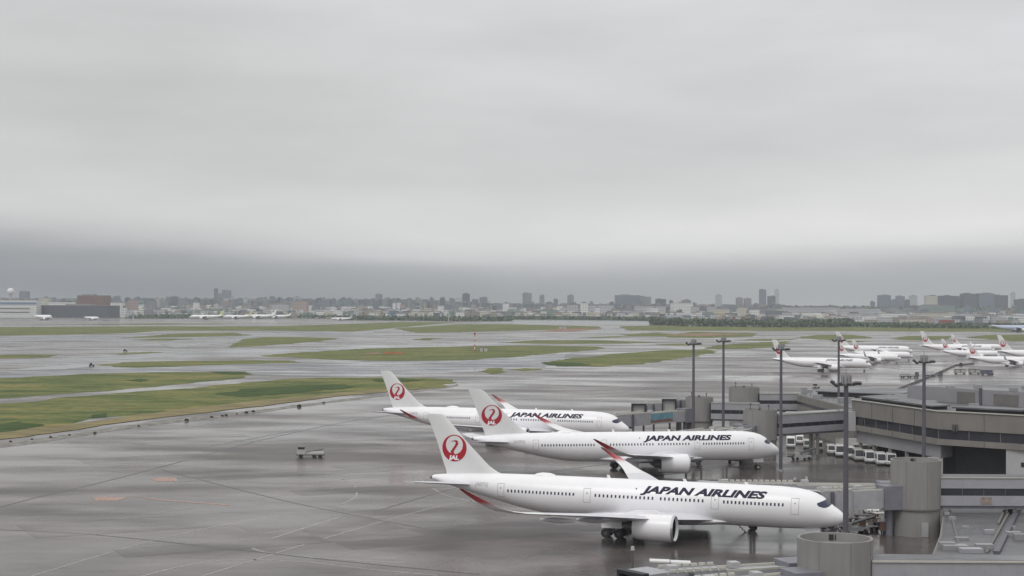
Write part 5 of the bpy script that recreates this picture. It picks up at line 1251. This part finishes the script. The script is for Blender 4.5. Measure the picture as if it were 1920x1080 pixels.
# filler blocks, each one its own object
REG = [(0, 230, 'by the hangars'), (230, 400, 'in the left town'), (400, 560, 'above the far jets'), (560, 700, 'right of the grey box'), (700, 860, 'by the bright slab'), (860, 980, 'by the square tower'), (980, 1160, 'above the river'), (1160, 1300, 'by the long slab'), (1300, 1480, 'by the slim towers'), (1480, 1650, 'over the warehouses'), (1650, 1920, 'in the right cluster')]
pal = ['pale grey', 'grey', 'blue grey', 'beige', 'pale grey', 'white', 'cream', 'blue grey', 'grey', 'slate', 'pinkish', 'white', 'grey']
back_pal = ['blue grey', 'grey', 'slate', 'blue grey', 'grey', 'pale grey']
def size_word(w): return 'narrow' if w < 5 else ('small' if w < 9 else 'broad')
def filler(n, x0, x1, D0, D1, t0, t1, w0, w1, row):
    for i in range(n):
        x = x0 + (x1 - x0) * (i + random.random() * .9) / n; w = random.uniform(w0, w1); D = random.uniform(D0, D1)
        yt = random.uniform(t0, t1) + (x - 960) * .0045; col = random.choice(back_pal if row == 'back' else pal)
        if x > 1200 and D > 4300 and random.random() < .55: col = random.choice(['blue grey', 'slate'])
        reg = [r_[2] for r_ in REG if r_[0] <= x < r_[1]] or [REG[-1][2]]
        lb = '%s %s block in the %s row %s' % (size_word(w), col, row, reg[0])
        building(x, x + w, yt, D, col, lb=lb, group=lb + 's')
filler(52, 210, 900, 4400, 5400, 557, 562, 6, 13, 'back')
filler(22, 900, 1480, 4600, 5400, 563, 569, 6, 13, 'back')
filler(14, 1480, 1925, 4600, 5400, 568, 573, 8, 16, 'back')
filler(38, 200, 960, 3500, 4200, 565, 575, 5, 12, 'middle')
filler(26, 1000, 1480, 3300, 4200, 571, 581, 6, 14, 'middle')
filler(16, 1600, 1920, 3100, 4200, 575, 588, 9, 20, 'middle')
filler(26, 210, 960, 3000, 3400, 578, 590, 6, 16, 'front')
filler(18, 1240, 1920, 2600, 3000, 590, 602, 8, 20, 'front')
def city_mass():
    """the low dense mass of houses between the blocks one can tell apart"""
    rnd = random.Random(11); keys = ['pale grey', 'grey', 'blue grey', 'beige', 'dark grey', 'white', 'cream', 'white', 'pale grey', 'pinkish', 'green grey']
    bm = bmesh.new()
    for i in range(4200):
        D = rnd.uniform(2900, 4300); px = rnd.uniform(-40, 1960); back = rnd.random() < .45
        if back: D = rnd.uniform(4300, 5700)
        if px < 215 and D < 3600: continue
        if px > 1240 and not back: D = rnd.uniform(2650, 4000)
        if px <= 1240: D = max(D, 3150 if px > 215 else 3600)
        lim = 1.0 if px < 900 else (.75 if px < 1480 else .55)
        w = rnd.uniform(8, 26)
        if back: h = rnd.uniform(16, 41) * lim
        else: h = rnd.uniform(5, 13) + (D - 2700) / 1500 * rnd.uniform(1, 12) * lim
        n0 = len(bm.faces); x = (px - 960) / F * D
        box(bm, -w / 2, w / 2, 0, w * .7, 0, h, Matrix.Translation((x, D, 0)) @ Matrix.Rotation(rnd.uniform(-.5, .5), 4, 'Z'))
        bm.faces.ensure_lookup_table(); k = rnd.randrange(len(keys)) if not back else rnd.choice([1, 2, 2, 4, 2, 3, 10])
        for f in bm.faces[n0:]: f.material_index = k
    link('distant_houses', bm, [CM[k] for k in keys], None, kind='stuff', label='dense low houses filling the distant town', category='houses')
city_mass()

# far treelines: clumps of small faces
def tree_mass(name, lb, pts, hmin, hmax, n, depth, size=2.2, seed=1):
    rnd = random.Random(seed); bm = bmesh.new(); w = [G(*p) for p in pts]
    segs = [(a, b, (b - a).length) for a, b in zip(w, w[1:])]; tot = sum(s[2] for s in segs)
    for i in range(n):
        t = rnd.random() * tot
        for a, b, l in segs:
            if t <= l: break
            t -= l
        q = a.lerp(b, min(1, t / l)); q = q + Vector((rnd.uniform(-3, 3), rnd.uniform(0, depth), 0))
        hk = .55 + .45 * (mnoise.noise(Vector((q.x * .035, q.y * .035, seed))) + .5)
        hh = (hmin + (hmax - hmin) * max(0, min(1, hk)))
        z = hh * rnd.random() ** .7; s = size * rnd.uniform(.6, 1.4)
        c = q + Vector((0, 0, z)); nrm = Vector((rnd.gauss(0, 1), rnd.gauss(-.6, 1), rnd.gauss(.5, 1))).normalized(); u = nrm.orthogonal().normalized(); v = nrm.cross(u)
        k = rnd.randint(5, 6)
        bm.faces.new([bm.verts.new(c + (u * cos(2 * pi * j / k) + v * sin(2 * pi * j / k)) * s * rnd.uniform(.6, 1.1)) for j in range(k)])
    return link(name, bm, M_tree, None, kind='stuff', label=lb, category='trees')
tree_mass('tree_belt', 'dark green belt of trees in front of the colourful sheds', [(1225, 609), (1290, 612), (1380, 613), (1460, 614), (1560, 614), (1600, 612)], 3, 12, 7000, 60, 1.9, 1)
tree_mass('tree_belt', 'darker scattered trees right of the red shed', [(1600, 613), (1700, 615), (1800, 616), (1960, 617)], 1.5, 8, 2300, 60, 1.9, 2)
tree_mass('tree_belt', 'dark trees along the far left bank in the centre', [(640, 600), (760, 601), (860, 602), (960, 602)], 2, 7, 2500, 120, 2.6, 3)
tree_mass('tree_belt', 'dark bank of trees beyond the river', [(950, 599), (1100, 600), (1180, 601), (1240, 602)], 2, 6, 2500, 100, 2.6, 4)
tree_mass('tree_belt', 'low dark trees above the far row of jets', [(230, 598), (400, 597), (560, 597), (640, 598)], 2, 7, 1400, 200, 2.6, 5)
tree_mass('tree_belt', 'wooded ridge over the long warehouses', [(1460, 590), (1560, 590), (1640, 590), (1925, 592)], 12, 26, 4000, 500, 5, 6)
# individual small trees on the verge
for px, py, lb in ((1432, 615, 'small pale tree before the middle of the tree belt'), (1705, 618, 'small pale tree before the arched cream shed'), (1494, 617, 'dark little tree on the verge, alone')):
    p = G(px, py); r = thing('small_tree', lb, 'tree', (p.x, p.y, 0)); rnd = random.Random(px)
    bm = bmesh.new(); tube(bm, (0, 0, 0), (0, 0, 5), .35, .15, 6); link('trunk', bm, M_trunk, r)
    bm = bmesh.new()
    for i in range(260):
        d = Vector((rnd.gauss(0, 1), rnd.gauss(0, 1), rnd.gauss(0, 1))).normalized() * (rnd.random() ** .4); c = Vector((d.x * 3, d.y * 3, 5.5 + d.z * 3.6)); u = Vector((rnd.gauss(0, 1), rnd.gauss(0, 1), rnd.gauss(0, 1))).normalized(); v = u.orthogonal().normalized()
        bm.faces.new([bm.verts.new(c + (u * cos(a) + v * sin(a)) * .7) for a in (0, 1.57, 3.14, 4.71)])
    link('crown', bm, M_tree, r)

# ------------------------------------------------------------------ haze
def haze():
    bm = bmesh.new(); box(bm, -3200, 3200, -60, 7000, -1, 190)
    mt = bpy.data.materials.new('haze_air'); mt.use_nodes = True; N = mt.node_tree.nodes; N.clear()
    out = N.new('ShaderNodeOutputMaterial'); v = N.new('ShaderNodeVolumePrincipled')
    v.inputs['Color'].default_value = (.80, .84, .90, 1); v.inputs['Density'].default_value = 8.5e-5; v.inputs['Anisotropy'].default_value = .1
    mt.node_tree.links.new(v.outputs[0], out.inputs['Volume'])
    o = link('haze', bm, mt); o['kind'] = 'stuff'; o['label'] = 'thin grey rain haze over the whole field'; o['category'] = 'haze'
haze()
S.cycles.volume_bounces = 1
S.cycles.max_bounces = 6
